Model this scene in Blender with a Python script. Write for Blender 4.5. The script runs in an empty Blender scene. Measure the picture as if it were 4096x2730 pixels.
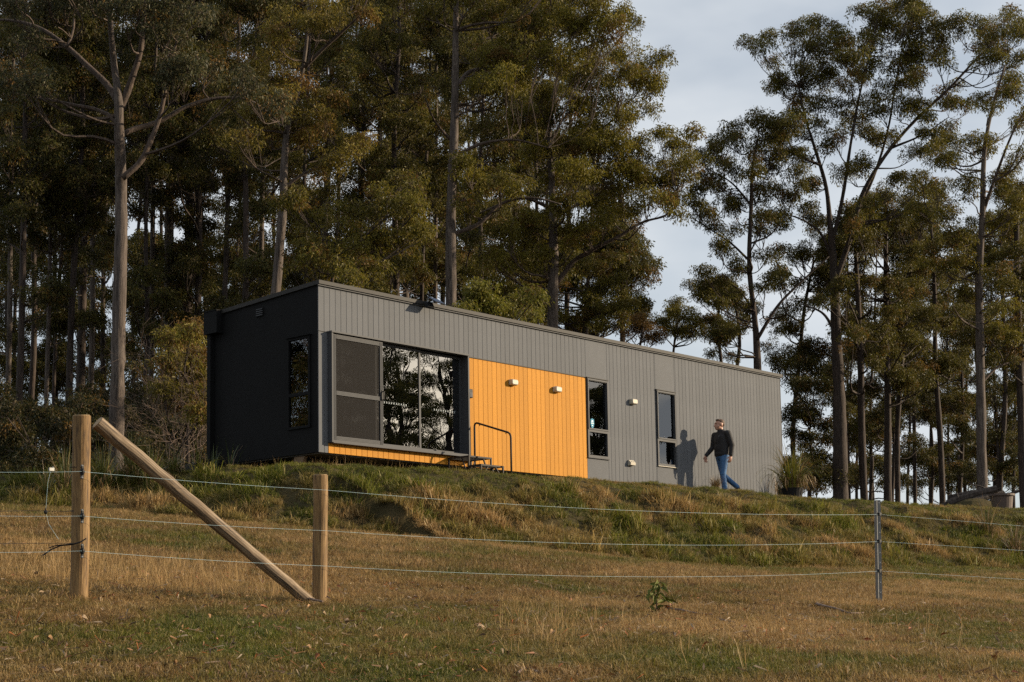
import bpy, bmesh, math, random
import numpy as np
from mathutils import Vector, Matrix, Euler

rng = np.random.default_rng(11)
random.seed(11)
R_ = math.radians
COL = bpy.context.scene.collection
scene = bpy.context.scene

# ------------------------------------------------------------------ camera, sky, sun, exposure
F_PX, SHIFT_PX = 6529.0, 458.0                      # focal length and vertical shift in pixels of a 4096 wide frame
YAW, PITCH, ROLL = R_(48.85), R_(6.37), R_(-0.95)
CAM = np.array([-18.92, -20.97, -3.25])
_cy, _sy, _cp, _sp = math.cos(YAW), math.sin(YAW), math.cos(PITCH), math.sin(PITCH)
FW = np.array([_sy*_cp, _cy*_cp, _sp]); RT = np.array([_cy, -_sy, 0.0]); UP = np.cross(RT, FW)
RT, UP = math.cos(ROLL)*RT+math.sin(ROLL)*UP, math.cos(ROLL)*UP-math.sin(ROLL)*RT

cam_data = bpy.data.cameras.new("camera")
cam = bpy.data.objects.new("camera", cam_data)
COL.objects.link(cam)
cam_data.sensor_width = 36.0
cam_data.sensor_fit = 'HORIZONTAL'
cam_data.lens = 36.0*F_PX/4096.0
cam_data.shift_y = SHIFT_PX/4096.0
cam_data.clip_end = 2000.0
cam_data.clip_start = 0.1
m = Matrix(((RT[0], UP[0], -FW[0], CAM[0]), (RT[1], UP[1], -FW[1], CAM[1]), (RT[2], UP[2], -FW[2], CAM[2]), (0, 0, 0, 1)))
cam.matrix_world = m
scene.camera = cam

SUN_AZ, SUN_EL = R_(130.5), R_(17.0)               # azimuth from +Y towards +X
SUN_DIR = Vector((math.sin(SUN_AZ)*math.cos(SUN_EL), math.cos(SUN_AZ)*math.cos(SUN_EL), math.sin(SUN_EL)))
world = bpy.data.worlds.new("World")
scene.world = world
world.use_nodes = True
wn, wl = world.node_tree.nodes, world.node_tree.links
for n in list(wn): wn.remove(n)
w_out = wn.new("ShaderNodeOutputWorld"); w_bg = wn.new("ShaderNodeBackground")
w_sky = wn.new("ShaderNodeTexSky"); w_sky.sky_type = 'NISHITA'; w_sky.sun_disc = False
w_sky.sun_elevation = SUN_EL; w_sky.sun_rotation = SUN_AZ; w_sky.altitude = 200; w_sky.air_density = 1.0; w_sky.dust_density = 1.5; w_sky.ozone_density = 1.5
w_tc = wn.new("ShaderNodeTexCoord"); w_map = wn.new("ShaderNodeMapping"); w_map.inputs['Scale'].default_value = (2.0, 2.0, 5.0)
w_map.inputs['Rotation'].default_value = (0.25, 0.3, 0.5)
w_noise = wn.new("ShaderNodeTexNoise"); w_noise.inputs['Scale'].default_value = 1.6; w_noise.inputs['Detail'].default_value = 5; w_noise.inputs['Roughness'].default_value = 0.5
w_ramp = wn.new("ShaderNodeMapRange"); w_ramp.inputs[1].default_value = 0.36; w_ramp.inputs[2].default_value = 0.60; w_ramp.inputs[3].default_value = 0.42; w_ramp.inputs[4].default_value = 1.0
w_mix = wn.new("ShaderNodeMix"); w_mix.data_type = 'RGBA'
w_mix.inputs[7].default_value = (6.2, 6.55, 6.9, 1)      # thin bright cloud
w_bg.inputs['Strength'].default_value = 0.085
wl.new(w_tc.outputs['Generated'], w_map.inputs['Vector']); wl.new(w_map.outputs[0], w_noise.inputs['Vector'])
wl.new(w_noise.outputs['Fac'], w_ramp.inputs[0]); wl.new(w_ramp.outputs[0], w_mix.inputs[0])
wl.new(w_sky.outputs[0], w_mix.inputs[6]); wl.new(w_mix.outputs[2], w_bg.inputs['Color']); wl.new(w_bg.outputs[0], w_out.inputs[0])

sun_data = bpy.data.lights.new("sun", 'SUN')
sun = bpy.data.objects.new("sun", sun_data); COL.objects.link(sun)
sun_data.energy = 5.0; sun_data.angle = R_(0.55); sun_data.color = (1.0, 0.82, 0.58)
sun.rotation_euler = SUN_DIR.to_track_quat('Z', 'Y').to_euler()
sun.location = (20, -40, 40)

vs = scene.view_settings
scene.display_settings.display_device = 'sRGB'
vs.view_transform = 'Standard'; vs.look = 'None'; vs.exposure = 0.5; vs.gamma = 1.0; vs.use_curve_mapping = False
scene.render.engine = 'CYCLES'
cy = scene.cycles
cy.max_bounces = 6; cy.diffuse_bounces = 2; cy.glossy_bounces = 3; cy.transmission_bounces = 4; cy.transparent_max_bounces = 8
cy.caustics_reflective = False; cy.caustics_refractive = False
cy.use_denoising = False

# ------------------------------------------------------------------ helpers
K = 4096.0/2353.0
def at(u, v, d):
    """world point seen at (u, v) of a 2353 wide picture of the place, d metres along the view axis"""
    return CAM+d*(FW+(u*K-2048)/F_PX*RT-(v*K-1365-SHIFT_PX)/F_PX*UP)
PXM = F_PX/K                                          # 2353-wide pixels of one metre at one metre

def seth(o, label=None, cat=None, group=None, kind=None):
    if label: o['label'] = label
    if cat: o['category'] = cat
    if group: o['group'] = group
    if kind: o['kind'] = kind
    return o

def empty(name, loc=(0, 0, 0), **kw):
    o = bpy.data.objects.new(name, None); COL.objects.link(o)
    o.location = loc; o.empty_display_size = 0.2
    return seth(o, **kw)

def link(name, mesh, parent=None, **kw):
    o = bpy.data.objects.new(name, mesh); COL.objects.link(o)
    if parent is not None: o.parent = parent
    return seth(o, **kw)

class MB:
    """collects shapes; build() links them as one mesh object"""
    def __init__(s): s.v = []; s.f = []; s.n = 0
    def add(s, v, f):
        v = np.asarray(v, float).reshape(-1, 3)
        s.v.append(v); s.f.extend([tuple(i+s.n for i in q) for q in f]); s.n += len(v); return s
    def box(s, x0, x1, y0, y1, z0, z1, M=None):
        v = np.array([(x, y, z) for z in (z0, z1) for y in (y0, y1) for x in (x0, x1)], float)
        if M is not None: v = np.array([M @ Vector(p) for p in v])
        return s.add(v, [(0, 2, 3, 1), (4, 5, 7, 6), (0, 1, 5, 4), (2, 6, 7, 3), (0, 4, 6, 2), (1, 3, 7, 5)])
    def bar(s, p0, p1, w=0.02, h=None):
        p0, p1 = np.array(p0, float), np.array(p1, float); h = h or w
        d = p1-p0; d /= np.linalg.norm(d)
        a = np.cross(d, (0, 0, 1.0)) if abs(d[2]) < .95 else np.cross(d, (0, 1.0, 0)); a /= np.linalg.norm(a); b = np.cross(d, a)
        v = [p+sa*a*w/2+sb*b*h/2 for p in (p0, p1) for sa, sb in ((-1, -1), (1, -1), (1, 1), (-1, 1))]
        return s.add(v, [(0, 1, 2, 3), (7, 6, 5, 4), (0, 4, 5, 1), (1, 5, 6, 2), (2, 6, 7, 3), (3, 7, 4, 0)])
    def tube(s, pts, rad, n=8, cap=True, wob=0.0):
        pts = np.asarray(pts, float); k = len(pts)
        rad = np.full(k, rad, float) if np.isscalar(rad) else np.asarray(rad, float)
        t = np.gradient(pts, axis=0); t /= np.linalg.norm(t, axis=1)[:, None]+1e-12
        ref = np.array((1.0, 0, 0)) if abs(t[0][0]) < .8 else np.array((0, 1.0, 0))
        a = ref-t*(t@ref)[:, None]; a /= np.linalg.norm(a, axis=1)[:, None]; b = np.cross(t, a)
        th = np.arange(n)*2*np.pi/n
        rr = rad[:, None]*(1+(wob*rng.standard_normal((k, n)) if wob else 0))
        v = pts[:, None, :]+rr[..., None]*(np.cos(th)[None, :, None]*a[:, None, :]+np.sin(th)[None, :, None]*b[:, None, :])
        f = [(i*n+j, i*n+(j+1) % n, (i+1)*n+(j+1) % n, (i+1)*n+j) for i in range(k-1) for j in range(n)]
        if cap: f += [tuple(range(n-1, -1, -1)), tuple((k-1)*n+j for j in range(n))]
        return s.add(v.reshape(-1, 3), f)
    def ell(s, c, r, nu=12, nv=8, M=None):
        v = []; f = []
        for i in range(nv+1):
            ph = math.pi*i/nv-math.pi/2
            for j in range(nu):
                th = 2*math.pi*j/nu
                v.append((r[0]*math.cos(ph)*math.cos(th), r[1]*math.cos(ph)*math.sin(th), r[2]*math.sin(ph)))
        v = np.array(v)
        if M is not None: v = np.array([M @ Vector(p) for p in v])
        for i in range(nv):
            for j in range(nu): f.append((i*nu+j, i*nu+(j+1) % nu, (i+1)*nu+(j+1) % nu, (i+1)*nu+j))
        return s.add(v+np.array(c), f)
    def mesh(s, name, mat=None, smooth=False):
        me = bpy.data.meshes.new(name)
        me.from_pydata(np.concatenate(s.v).tolist() if s.v else [], [], s.f); me.update()
        if mat: me.materials.append(mat)
        if smooth: me.polygons.foreach_set("use_smooth", [True]*len(me.polygons))
        return me
    def build(s, name, mat=None, parent=None, smooth=False, bevel=0.0, **kw):
        o = link(name, s.mesh(name, mat, smooth), parent, **kw)
        if bevel:
            b = o.modifiers.new("bevel", 'BEVEL'); b.width = bevel; b.segments = 2; b.limit_method = 'ANGLE'
        return o

# value noise on the ground plane
_perm = np.random.default_rng(5).random((64, 64, 8))
def vnoise(x, y, sc, seed=0):
    x = np.asarray(x)/sc; y = np.asarray(y)/sc
    xi = np.floor(x).astype(int); yi = np.floor(y).astype(int); fx = x-xi; fy = y-yi
    fx = fx*fx*(3-2*fx); fy = fy*fy*(3-2*fy)
    P = _perm[:, :, seed % 8]; g = lambda a, b: P[(a+seed*7) % 64, (b+seed*13) % 64]
    return (g(xi, yi)*(1-fx)+g(xi+1, yi)*fx)*(1-fy)+(g(xi, yi+1)*(1-fx)+g(xi+1, yi+1)*fx)*fy
def fbm(x, y, sc, seed=0, o=3):
    return sum(vnoise(x, y, sc/2**i, seed+i)*.5**i for i in range(o))/sum(.5**i for i in range(o))

_wj = np.random.default_rng(6).random((97, 89, 4))
def worley(x, y, cell):
    """distance to the nearest tussock centre (in cells) and that tussock's own random number"""
    x = np.asarray(x, float)/cell; y = np.asarray(y, float)/cell; xi = np.floor(x).astype(int); yi = np.floor(y).astype(int)
    best = np.full(x.shape, 9.0); rid = np.zeros(x.shape)
    for a in (-1, 0, 1):
        for b in (-1, 0, 1):
            q = _wj[(xi+a) % 97, (yi+b) % 89]; d = np.hypot(xi+a+q[..., 0]-x, yi+b+q[..., 1]-y)/(.75+.5*q[..., 3])
            m_ = d < best; best = np.where(m_, d, best); rid = np.where(m_, q[..., 2], rid)
    return best, rid

# ------------------------------------------------------------------ materials
def new_mat(name):
    mt = bpy.data.materials.new(name); mt.use_nodes = True
    return mt, mt.node_tree.nodes, mt.node_tree.links, mt.node_tree.nodes['Principled BSDF']
def mat(name, col, rough=0.6, var=0.15, scale=6.0, bump=0.0, bscale=60.0, metal=0.0, stretch=(1, 1, 1), col2=None, spec=0.5, coords='Object', rnd=0.0):
    mt, N, L, P = new_mat(name)
    tc = N.new("ShaderNodeTexCoord"); mp = N.new("ShaderNodeMapping"); mp.inputs['Scale'].default_value = stretch
    nz = N.new("ShaderNodeTexNoise"); nz.inputs['Scale'].default_value = scale; nz.inputs['Detail'].default_value = 6; nz.inputs['Roughness'].default_value = 0.65
    mx = N.new("ShaderNodeMix"); mx.data_type = 'RGBA'
    c2 = col2 or tuple(min(1, c*(1+var)) for c in col); c1 = tuple(c*(1-var) for c in col) if not col2 else col
    mx.inputs[6].default_value = (*c1, 1); mx.inputs[7].default_value = (*c2, 1)
    mr = N.new("ShaderNodeMapRange"); mr.inputs[1].default_value = 0.3; mr.inputs[2].default_value = 0.7
    L.new(tc.outputs[coords], mp.inputs[0]); L.new(mp.outputs[0], nz.inputs['Vector']); L.new(nz.outputs['Fac'], mr.inputs[0]); L.new(mr.outputs[0], mx.inputs[0])
    if rnd:
        oi = N.new("ShaderNodeObjectInfo"); rr = N.new("ShaderNodeMapRange"); rr.inputs[3].default_value = 1-rnd; rr.inputs[4].default_value = 1+rnd
        sc = N.new("ShaderNodeVectorMath"); sc.operation = 'SCALE'; L.new(oi.outputs['Random'], rr.inputs[0]); L.new(rr.outputs[0], sc.inputs['Scale']); L.new(mx.outputs[2], sc.inputs[0]); L.new(sc.outputs[0], P.inputs['Base Color'])
    else: L.new(mx.outputs[2], P.inputs['Base Color'])
    P.inputs['Roughness'].default_value = rough; P.inputs['Metallic'].default_value = metal; P.inputs['Specular IOR Level'].default_value = spec
    if bump:
        n2 = N.new("ShaderNodeTexNoise"); n2.inputs['Scale'].default_value = bscale; n2.inputs['Detail'].default_value = 4
        bp = N.new("ShaderNodeBump"); bp.inputs['Strength'].default_value = bump; bp.inputs['Distance'].default_value = 0.01
        L.new(mp.outputs[0], n2.inputs['Vector']); L.new(n2.outputs['Fac'], bp.inputs['Height']); L.new(bp.outputs[0], P.inputs['Normal'])
    return mt

M = {}
M['grey'] = mat('grey_painted_board', (.128, .132, .140), .75, .09, 2.6, .2, 260, stretch=(1, 1, .5), spec=.12, rnd=.045)
M['orange'] = mat('orange_stained_board', (.47, .205, .020), .7, .16, 120, .25, 260, stretch=(1, 1, .5), spec=.2, rnd=.09)
M['dark'] = mat('shade_darkened_paint', (.0085, .0085, .0088), .7, .1, 3, .1, 200, spec=.10)  # shade of the end wall is put into this near-black colour
M['frame'] = mat('charcoal_aluminium', (.058, .060, .065), .6, .05, 8, spec=.22)
M['cap'] = mat('dark_flashing', (.030, .028, .026), .6, .1, 2, spec=.2)
M['screen'] = None
M['cream'] = mat('cream_plastic', (.46, .42, .34), .5, .04, 8, spec=.3)
M['black'] = mat('black_plastic', (.012, .012, .013), .55, .1, 10, spec=.2)
M['steel'] = mat('galvanised_steel', (.20, .20, .195), .5, .2, 40, metal=.6)
M['rail'] = mat('brown_black_steel', (.030, .024, .020), .6, .15, 20, spec=.2)
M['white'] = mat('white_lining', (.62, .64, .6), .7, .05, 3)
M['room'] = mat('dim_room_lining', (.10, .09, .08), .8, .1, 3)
M['timber'] = mat('weathered_timber', (.15, .095, .05), .8, .35, 5, .4, 40, stretch=(1, 1, .15))
M['solar'] = mat('solar_cell', (.03, .05, .10), .3, .15, 30, spec=.4)
M['dark_under'] = mat('steel_chassis', (.012, .011, .010), .9, .2, 5, spec=.1)

def post_mat(name, base, light, dark):
    mt, N, L, P = new_mat(name)
    tc = N.new("ShaderNodeTexCoord"); mp = N.new("ShaderNodeMapping"); mp.inputs['Scale'].default_value = (26, 26, 1.1)
    n1 = N.new("ShaderNodeTexNoise"); n1.inputs['Scale'].default_value = 2.2; n1.inputs['Detail'].default_value = 8; n1.inputs['Roughness'].default_value = .7
    n2 = N.new("ShaderNodeTexNoise"); n2.inputs['Scale'].default_value = 3.5; n2.inputs['Detail'].default_value = 3
    r = N.new("ShaderNodeValToRGB"); e = r.color_ramp.elements
    e[0].position = .36; e[0].color = (*dark, 1); e[1].position = .66; e[1].color = (*light, 1)
    k = e.new(.5); k.color = (*base, 1)
    mx = N.new("ShaderNodeMix"); mx.data_type = 'RGBA'; mx.blend_type = 'MULTIPLY'; mx.inputs[7].default_value = (.62, .55, .45, 1)
    mr = N.new("ShaderNodeMapRange"); mr.inputs[1].default_value = .45; mr.inputs[2].default_value = .75; mr.inputs[4].default_value = .8
    bp = N.new("ShaderNodeBump"); bp.inputs['Strength'].default_value = .5; bp.inputs['Distance'].default_value = .004
    L.new(tc.outputs['Object'], mp.inputs[0]); L.new(mp.outputs[0], n1.inputs['Vector']); L.new(tc.outputs['Object'], n2.inputs['Vector'])
    L.new(n1.outputs['Fac'], r.inputs[0]); L.new(n2.outputs['Fac'], mr.inputs[0]); L.new(mr.outputs[0], mx.inputs[0]); L.new(r.outputs[0], mx.inputs[6])
    L.new(mx.outputs[2], P.inputs['Base Color']); P.inputs['Roughness'].default_value = .75
    L.new(n1.outputs['Fac'], bp.inputs['Height']); L.new(bp.outputs[0], P.inputs['Normal'])
    return mt
M['post'] = post_mat('treated_pine', (.205, .118, .040), (.29, .18, .072), (.07, .038, .015))
M['oldpost'] = post_mat('weathered_pine', (.175, .12, .07), (.33, .25, .165), (.04, .028, .018))
M['post_top'] = mat('sawn_pine_end', (.30, .22, .12), .8, .3, 30)

def bark_mat(name, base, dark, light):
    mt, N, L, P = new_mat(name)
    tc = N.new("ShaderNodeTexCoord"); mp = N.new("ShaderNodeMapping"); mp.inputs['Scale'].default_value = (14, 14, 1.0)
    n1 = N.new("ShaderNodeTexNoise"); n1.inputs['Scale'].default_value = 1.3; n1.inputs['Detail'].default_value = 9; n1.inputs['Roughness'].default_value = .72
    n2 = N.new("ShaderNodeTexNoise"); n2.inputs['Scale'].default_value = .7; n2.inputs['Detail'].default_value = 3
    r = N.new("ShaderNodeValToRGB"); e = r.color_ramp.elements
    e[0].position = .34; e[0].color = (*dark, 1); e[1].position = .68; e[1].color = (*light, 1); k = e.new(.5); k.color = (*base, 1)
    mx = N.new("ShaderNodeMix"); mx.data_type = 'RGBA'; mx.blend_type = 'MULTIPLY'; mx.inputs[7].default_value = (.55, .45, .38, 1)
    bp = N.new("ShaderNodeBump"); bp.inputs['Strength'].default_value = .9; bp.inputs['Distance'].default_value = .03
    L.new(tc.outputs['Object'], mp.inputs[0]); L.new(mp.outputs[0], n1.inputs['Vector']); L.new(tc.outputs['Object'], n2.inputs['Vector'])
    L.new(n1.outputs['Fac'], r.inputs[0]); L.new(n2.outputs['Fac'], mx.inputs[0]); L.new(r.outputs[0], mx.inputs[6]); L.new(mx.outputs[2], P.inputs['Base Color'])
    L.new(n1.outputs['Fac'], bp.inputs['Height']); L.new(bp.outputs[0], P.inputs['Normal']); P.inputs['Roughness'].default_value = .9
    return mt
M['bark'] = bark_mat('grey_stringy_bark', (.110, .090, .078), (.028, .022, .018), (.21, .18, .155))
M['bark_dark'] = bark_mat('brown_stringy_bark', (.050, .036, .029), (.015, .011, .009), (.105, .078, .062))
M['bark_limb'] = bark_mat('smooth_limb_bark', (.090, .066, .052), (.03, .022, .017), (.17, .13, .105))

def leaf_mat(name, trans=.36, rough=.5, spec=.22, attr='INSTANCER', tip=(.30, .17, .06), tipf=.25):
    mt, N, L, P = new_mat(name)
    a = N.new("ShaderNodeAttribute"); a.attribute_type = attr; a.attribute_name = 'col'
    g = N.new("ShaderNodeAttribute"); g.attribute_type = 'GEOMETRY'; g.attribute_name = 'lv'
    mx = N.new("ShaderNodeMix"); mx.data_type = 'RGBA'; mx.inputs[7].default_value = (*tip, 1)
    mr = N.new("ShaderNodeMapRange"); mr.inputs[1].default_value = .7; mr.inputs[2].default_value = 1.0; mr.inputs[4].default_value = tipf
    br = N.new("ShaderNodeMapRange"); br.inputs[3].default_value = .65; br.inputs[4].default_value = 1.3
    mu = N.new("ShaderNodeVectorMath"); mu.operation = 'SCALE'
    L.new(a.outputs['Color'], mx.inputs[6]); L.new(g.outputs['Fac'], mr.inputs[0]); L.new(mr.outputs[0], mx.inputs[0])
    L.new(g.outputs['Fac'], br.inputs[0]); L.new(mx.outputs[2], mu.inputs[0]); L.new(br.outputs[0], mu.inputs['Scale'])
    L.new(mu.outputs[0], P.inputs['Base Color']); P.inputs['Roughness'].default_value = rough; P.inputs['Specular IOR Level'].default_value = spec
    tr = N.new("ShaderNodeBsdfTranslucent"); ms = N.new("ShaderNodeMixShader"); ms.inputs[0].default_value = trans
    L.new(mu.outputs[0], tr.inputs['Color']); L.new(P.outputs[0], ms.inputs[1]); L.new(tr.outputs[0], ms.inputs[2])
    out = N['Material Output']; L.new(ms.outputs[0], out.inputs['Surface'])
    return mt
M['leaf'] = leaf_mat('gum_leaf')
M['twig'] = mat('twig_bark', (.10, .065, .045), .9, .2, 10)
M['blade'] = leaf_mat('grass_blade', trans=.35, rough=.55, spec=.25, tip=(.34, .25, .12), tipf=.8)
M['strap'] = leaf_mat('strap_leaf', trans=.25, rough=.4, spec=.4, attr='GEOMETRY', tip=(.34, .25, .13), tipf=.7)

def glass_mat(name, tint, ior, amb, wav):
    mt, N, L, P = new_mat(name); N.remove(P)
    fr = N.new("ShaderNodeFresnel"); fr.inputs['IOR'].default_value = ior
    gl = N.new("ShaderNodeBsdfGlossy"); gl.inputs['Roughness'].default_value = 0.0; gl.inputs['Color'].default_value = (.95, .97, 1, 1)
    tr = N.new("ShaderNodeBsdfTransparent"); tr.inputs['Color'].default_value = (*tint, 1)
    ms = N.new("ShaderNodeMixShader")
    tc = N.new("ShaderNodeTexCoord"); nz = N.new("ShaderNodeTexNoise"); nz.inputs['Scale'].default_value = 2.2; nz.inputs['Detail'].default_value = 1.2
    bp = N.new("ShaderNodeBump"); bp.inputs['Strength'].default_value = wav; bp.inputs['Distance'].default_value = .004
    L.new(tc.outputs['Object'], nz.inputs['Vector']); L.new(nz.outputs['Fac'], bp.inputs['Height']); L.new(bp.outputs[0], gl.inputs['Normal'])
    ad = N.new("ShaderNodeMath"); ad.operation = 'ADD'; ad.inputs[1].default_value = amb; ad.use_clamp = True
    L.new(fr.outputs[0], ad.inputs[0]); L.new(ad.outputs[0], ms.inputs[0]); L.new(tr.outputs[0], ms.inputs[1]); L.new(gl.outputs[0], ms.inputs[2])
    L.new(ms.outputs[0], N['Material Output'].inputs['Surface'])
    return mt
M['door_glass'] = glass_mat('tinted_door_glass', (.25, .25, .25), 1.5, .24, .16)
M['glass'] = glass_mat('window_glass', (.6, .62, .62), 1.5, .08, .10)
def screen_mat():
    mt, N, L, P = new_mat('insect_screen')
    P.inputs['Base Color'].default_value = (.030, .028, .027, 1); P.inputs['Roughness'].default_value = .9; P.inputs['Specular IOR Level'].default_value = .05
    tr = N.new("ShaderNodeBsdfTransparent"); ms = N.new("ShaderNodeMixShader"); ms.inputs[0].default_value = .65
    L.new(tr.outputs[0], ms.inputs[1]); L.new(P.outputs[0], ms.inputs[2]); L.new(ms.outputs[0], N['Material Output'].inputs['Surface'])
    return mt
M['screen'] = screen_mat()

def ground_mat():
    mt, N, L, P = new_mat('hillside_soil')
    tc = N.new("ShaderNodeTexCoord")
    n1 = N.new("ShaderNodeTexNoise"); n1.inputs['Scale'].default_value = .8; n1.inputs['Detail'].default_value = 8; n1.inputs['Roughness'].default_value = .7
    n2 = N.new("ShaderNodeTexNoise"); n2.inputs['Scale'].default_value = 38; n2.inputs['Detail'].default_value = 5; n2.inputs['Roughness'].default_value = .7
    r = N.new("ShaderNodeValToRGB"); e = r.color_ramp.elements
    e[0].position = .3; e[0].color = (.030, .032, .012, 1); e[1].position = .75; e[1].color = (.15, .105, .052, 1); k = e.new(.5); k.color = (.060, .048, .022, 1)
    ad = N.new("ShaderNodeMix"); ad.data_type = 'FLOAT'; ad.inputs[0].default_value = .5
    bp = N.new("ShaderNodeBump"); bp.inputs['Strength'].default_value = .8; bp.inputs['Distance'].default_value = .03
    L.new(tc.outputs['Object'], n1.inputs['Vector']); L.new(tc.outputs['Object'], n2.inputs['Vector'])
    L.new(n1.outputs['Fac'], ad.inputs[2]); L.new(n2.outputs['Fac'], ad.inputs[3]); L.new(ad.outputs[0], r.inputs[0]); L.new(r.outputs[0], P.inputs['Base Color'])
    L.new(n2.outputs['Fac'], bp.inputs['Height']); L.new(bp.outputs[0], P.inputs['Normal']); P.inputs['Roughness'].default_value = .95; P.inputs['Specular IOR Level'].default_value = .1
    return mt
M['ground'] = ground_mat()

# ------------------------------------------------------------------ terrain
def plane_pt(u, v, d): return at(u, v, d)
_cp_ = [(-12.13, -10.88, -2.92), (-10.25, -11.37, -2.99), (-4.18, -12.92, -2.97), tuple(at(1176, 1258, 25)), tuple(at(2000, 1303, 31)), tuple(at(240, 1170, 27)), tuple(at(0, 1166, 28)), tuple(at(720, 1215, 25)),
        tuple(at(1500, 1295, 27)), tuple(at(2353, 1320, 32)),
        (-12.91, -15.69, -3.47), (-14.54, -13.82, -3.44), (-11.27, -17.56, -3.52), (-18.92, -20.97, -4.75), (-25, -16, -4.5), (-12, -26, -4.8), (-6, -18, -3.6), (3, -14, -3.1), (10, -12, -2.8), (-16, -9, -2.75), (-14, -3, -1.9),
        (-14, 8, -.6), (-25, 10, -.8), (-30, -10, -4), (-30, -35, -6.5), (0, -35, -5.5), (20, -30, -4.5), (22, -12, -2.6)]
_cp_ = np.array(_cp_)
def _tps(r2): return np.where(r2 > 1e-9, r2*np.log(r2+1e-12), 0)
_n = len(_cp_)
_A = np.zeros((_n+3, _n+3)); _d2 = ((_cp_[:, None, :2]-_cp_[None, :, :2])**2).sum(-1)
_A[:_n, :_n] = _tps(_d2)+np.eye(_n)*8.0; _A[:_n, _n] = 1; _A[:_n, _n+1:] = _cp_[:, :2]; _A[_n:, :_n] = _A[:_n, _n:].T
_W = np.linalg.solve(_A, np.concatenate([_cp_[:, 2], np.zeros(3)]))
PAD = np.array([(-.75, -.35), (1.5, -1.0), (3.6, -1.35), (5.4, -1.65), (9, -1.9), (12, -2.05), (16, -2.9), (19.5, -4.0), (40, -10), (120, -30), (120, 150), (-60, 150), (-30, 26), (-9, 11), (-3.0, 5.0), (-1.3, 2.4)])
def pad_sd(x, y):
    """signed distance to the edge of the levelled pad, negative on it"""
    x = np.asarray(x, float); y = np.asarray(y, float); best = np.full(x.shape, 1e9); inside = np.zeros(x.shape, bool)
    k = len(PAD)
    for i in range(k):
        a, b = PAD[i], PAD[(i+1) % k]; e = b-a
        t = np.clip(((x-a[0])*e[0]+(y-a[1])*e[1])/(e@e), 0, 1)
        best = np.minimum(best, np.hypot(x-a[0]-t*e[0], y-a[1]-t*e[1]))
        c = ((a[1] > y) != (b[1] > y)) & (x < (b[0]-a[0])*(y-a[1])/(b[1]-a[1]+1e-15)+a[0]); inside ^= c
    return np.where(inside, -best, best)
def bank_s(x, y):
    sd = pad_sd(x, y)+.5*(fbm(x, y, 2.2, 3)-.5)
    w = np.where(np.asarray(x) < -1, 2.6, 3.7)
    t = np.clip(1-sd/w, 0, 1)
    return t
def height(x, y, lumps=True):
    x = np.asarray(x, float); y = np.asarray(y, float); sh = x.shape; xf, yf = x.ravel(), y.ravel()
    xc, yc = np.clip(xf, -34, 40), np.clip(yf, -38, 30)
    base = np.empty(len(xf))
    for i in range(0, len(xf), 20000):
        s = slice(i, i+20000)
        d2 = (xc[s, None]-_cp_[None, :, 0])**2+(yc[s, None]-_cp_[None, :, 1])**2
        base[s] = _tps(d2)@_W[:_n]+_W[_n]+_W[_n+1]*xc[s]+_W[_n+2]*yc[s]
    base = np.clip(base, -9, 0.5)
    pad = -.30+.17*np.clip((xf-4.2)/5, 0, 1)*np.clip(1+yf/1.5, 0, 1)
    t = bank_s(xf, yf); s = t**1.15*(1+.0*t); s = np.where(t > .8, s, s); s = s*s*(3-2*s)*.45+s*.55
    z = base*(1-s)+pad*s
    if lumps:
        mid = np.clip(4*t*(1-t), 0, 1)**.6
        wd, wr = worley(xf, yf, .62); wd2, wr2 = worley(xf+3.1, yf-1.7, .33)
        z = z+mid*(.20*np.clip(1-wd*wd*1.6, 0, 1)*(.2+wr)+.07*np.clip(1-wd2*wd2*1.6, 0, 1)*wr2+.14*(fbm(xf, yf, .75, 1)-.5)+.11*(fbm(xf, yf, 2.2, 2)-.5)-.06)+(1-mid)*.05*(fbm(xf, yf, .8, 4)-.5)*np.where(t >= 1, .6, 1)
    return z.reshape(sh)
def hz(x, y): return float(height(np.array([x]), np.array([y]))[0])

gx = np.concatenate([np.array([-400, -250, -150, -90, -60, -45, -36, -30, -26]), np.arange(-23, 26, .14), np.array([27, 30, 34, 40, 50, 65, 90, 140, 220, 400])])
gy = np.concatenate([np.array([-400, -250, -150, -90, -60, -48, -40, -32, -27]), np.arange(-23, 12, .14), np.array([13, 15, 18, 22, 28, 36, 50, 80, 130, 250, 500])])
GX, GY = np.meshgrid(gx, gy)
GZ = height(GX, GY)
vv = np.stack([GX, GY, GZ], -1).reshape(-1, 3)
nx, ny = len(gx), len(gy)
ii = (np.arange(ny-1)[:, None]*nx+np.arange(nx-1)[None, :]).ravel()
ff = np.stack([ii, ii+1, ii+nx+1, ii+nx], 1)
gme = bpy.data.meshes.new("ground")
gme.vertices.add(len(vv)); gme.vertices.foreach_set("co", vv.ravel())
gme.loops.add(ff.size); gme.loops.foreach_set("vertex_index", ff.ravel().astype(np.int32))
gme.polygons.add(len(ff)); gme.polygons.foreach_set("loop_start", np.arange(0, ff.size, 4, dtype=np.int32)); gme.polygons.foreach_set("loop_total", np.full(len(ff), 4, np.int32))
gme.polygons.foreach_set("use_smooth", np.ones(len(ff), bool))
gme.update(calc_edges=True); gme.validate(); gme.materials.append(M['ground'])
link("ground", gme, kind='structure', label='grassy hillside rising to a levelled bank under the house')

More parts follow.
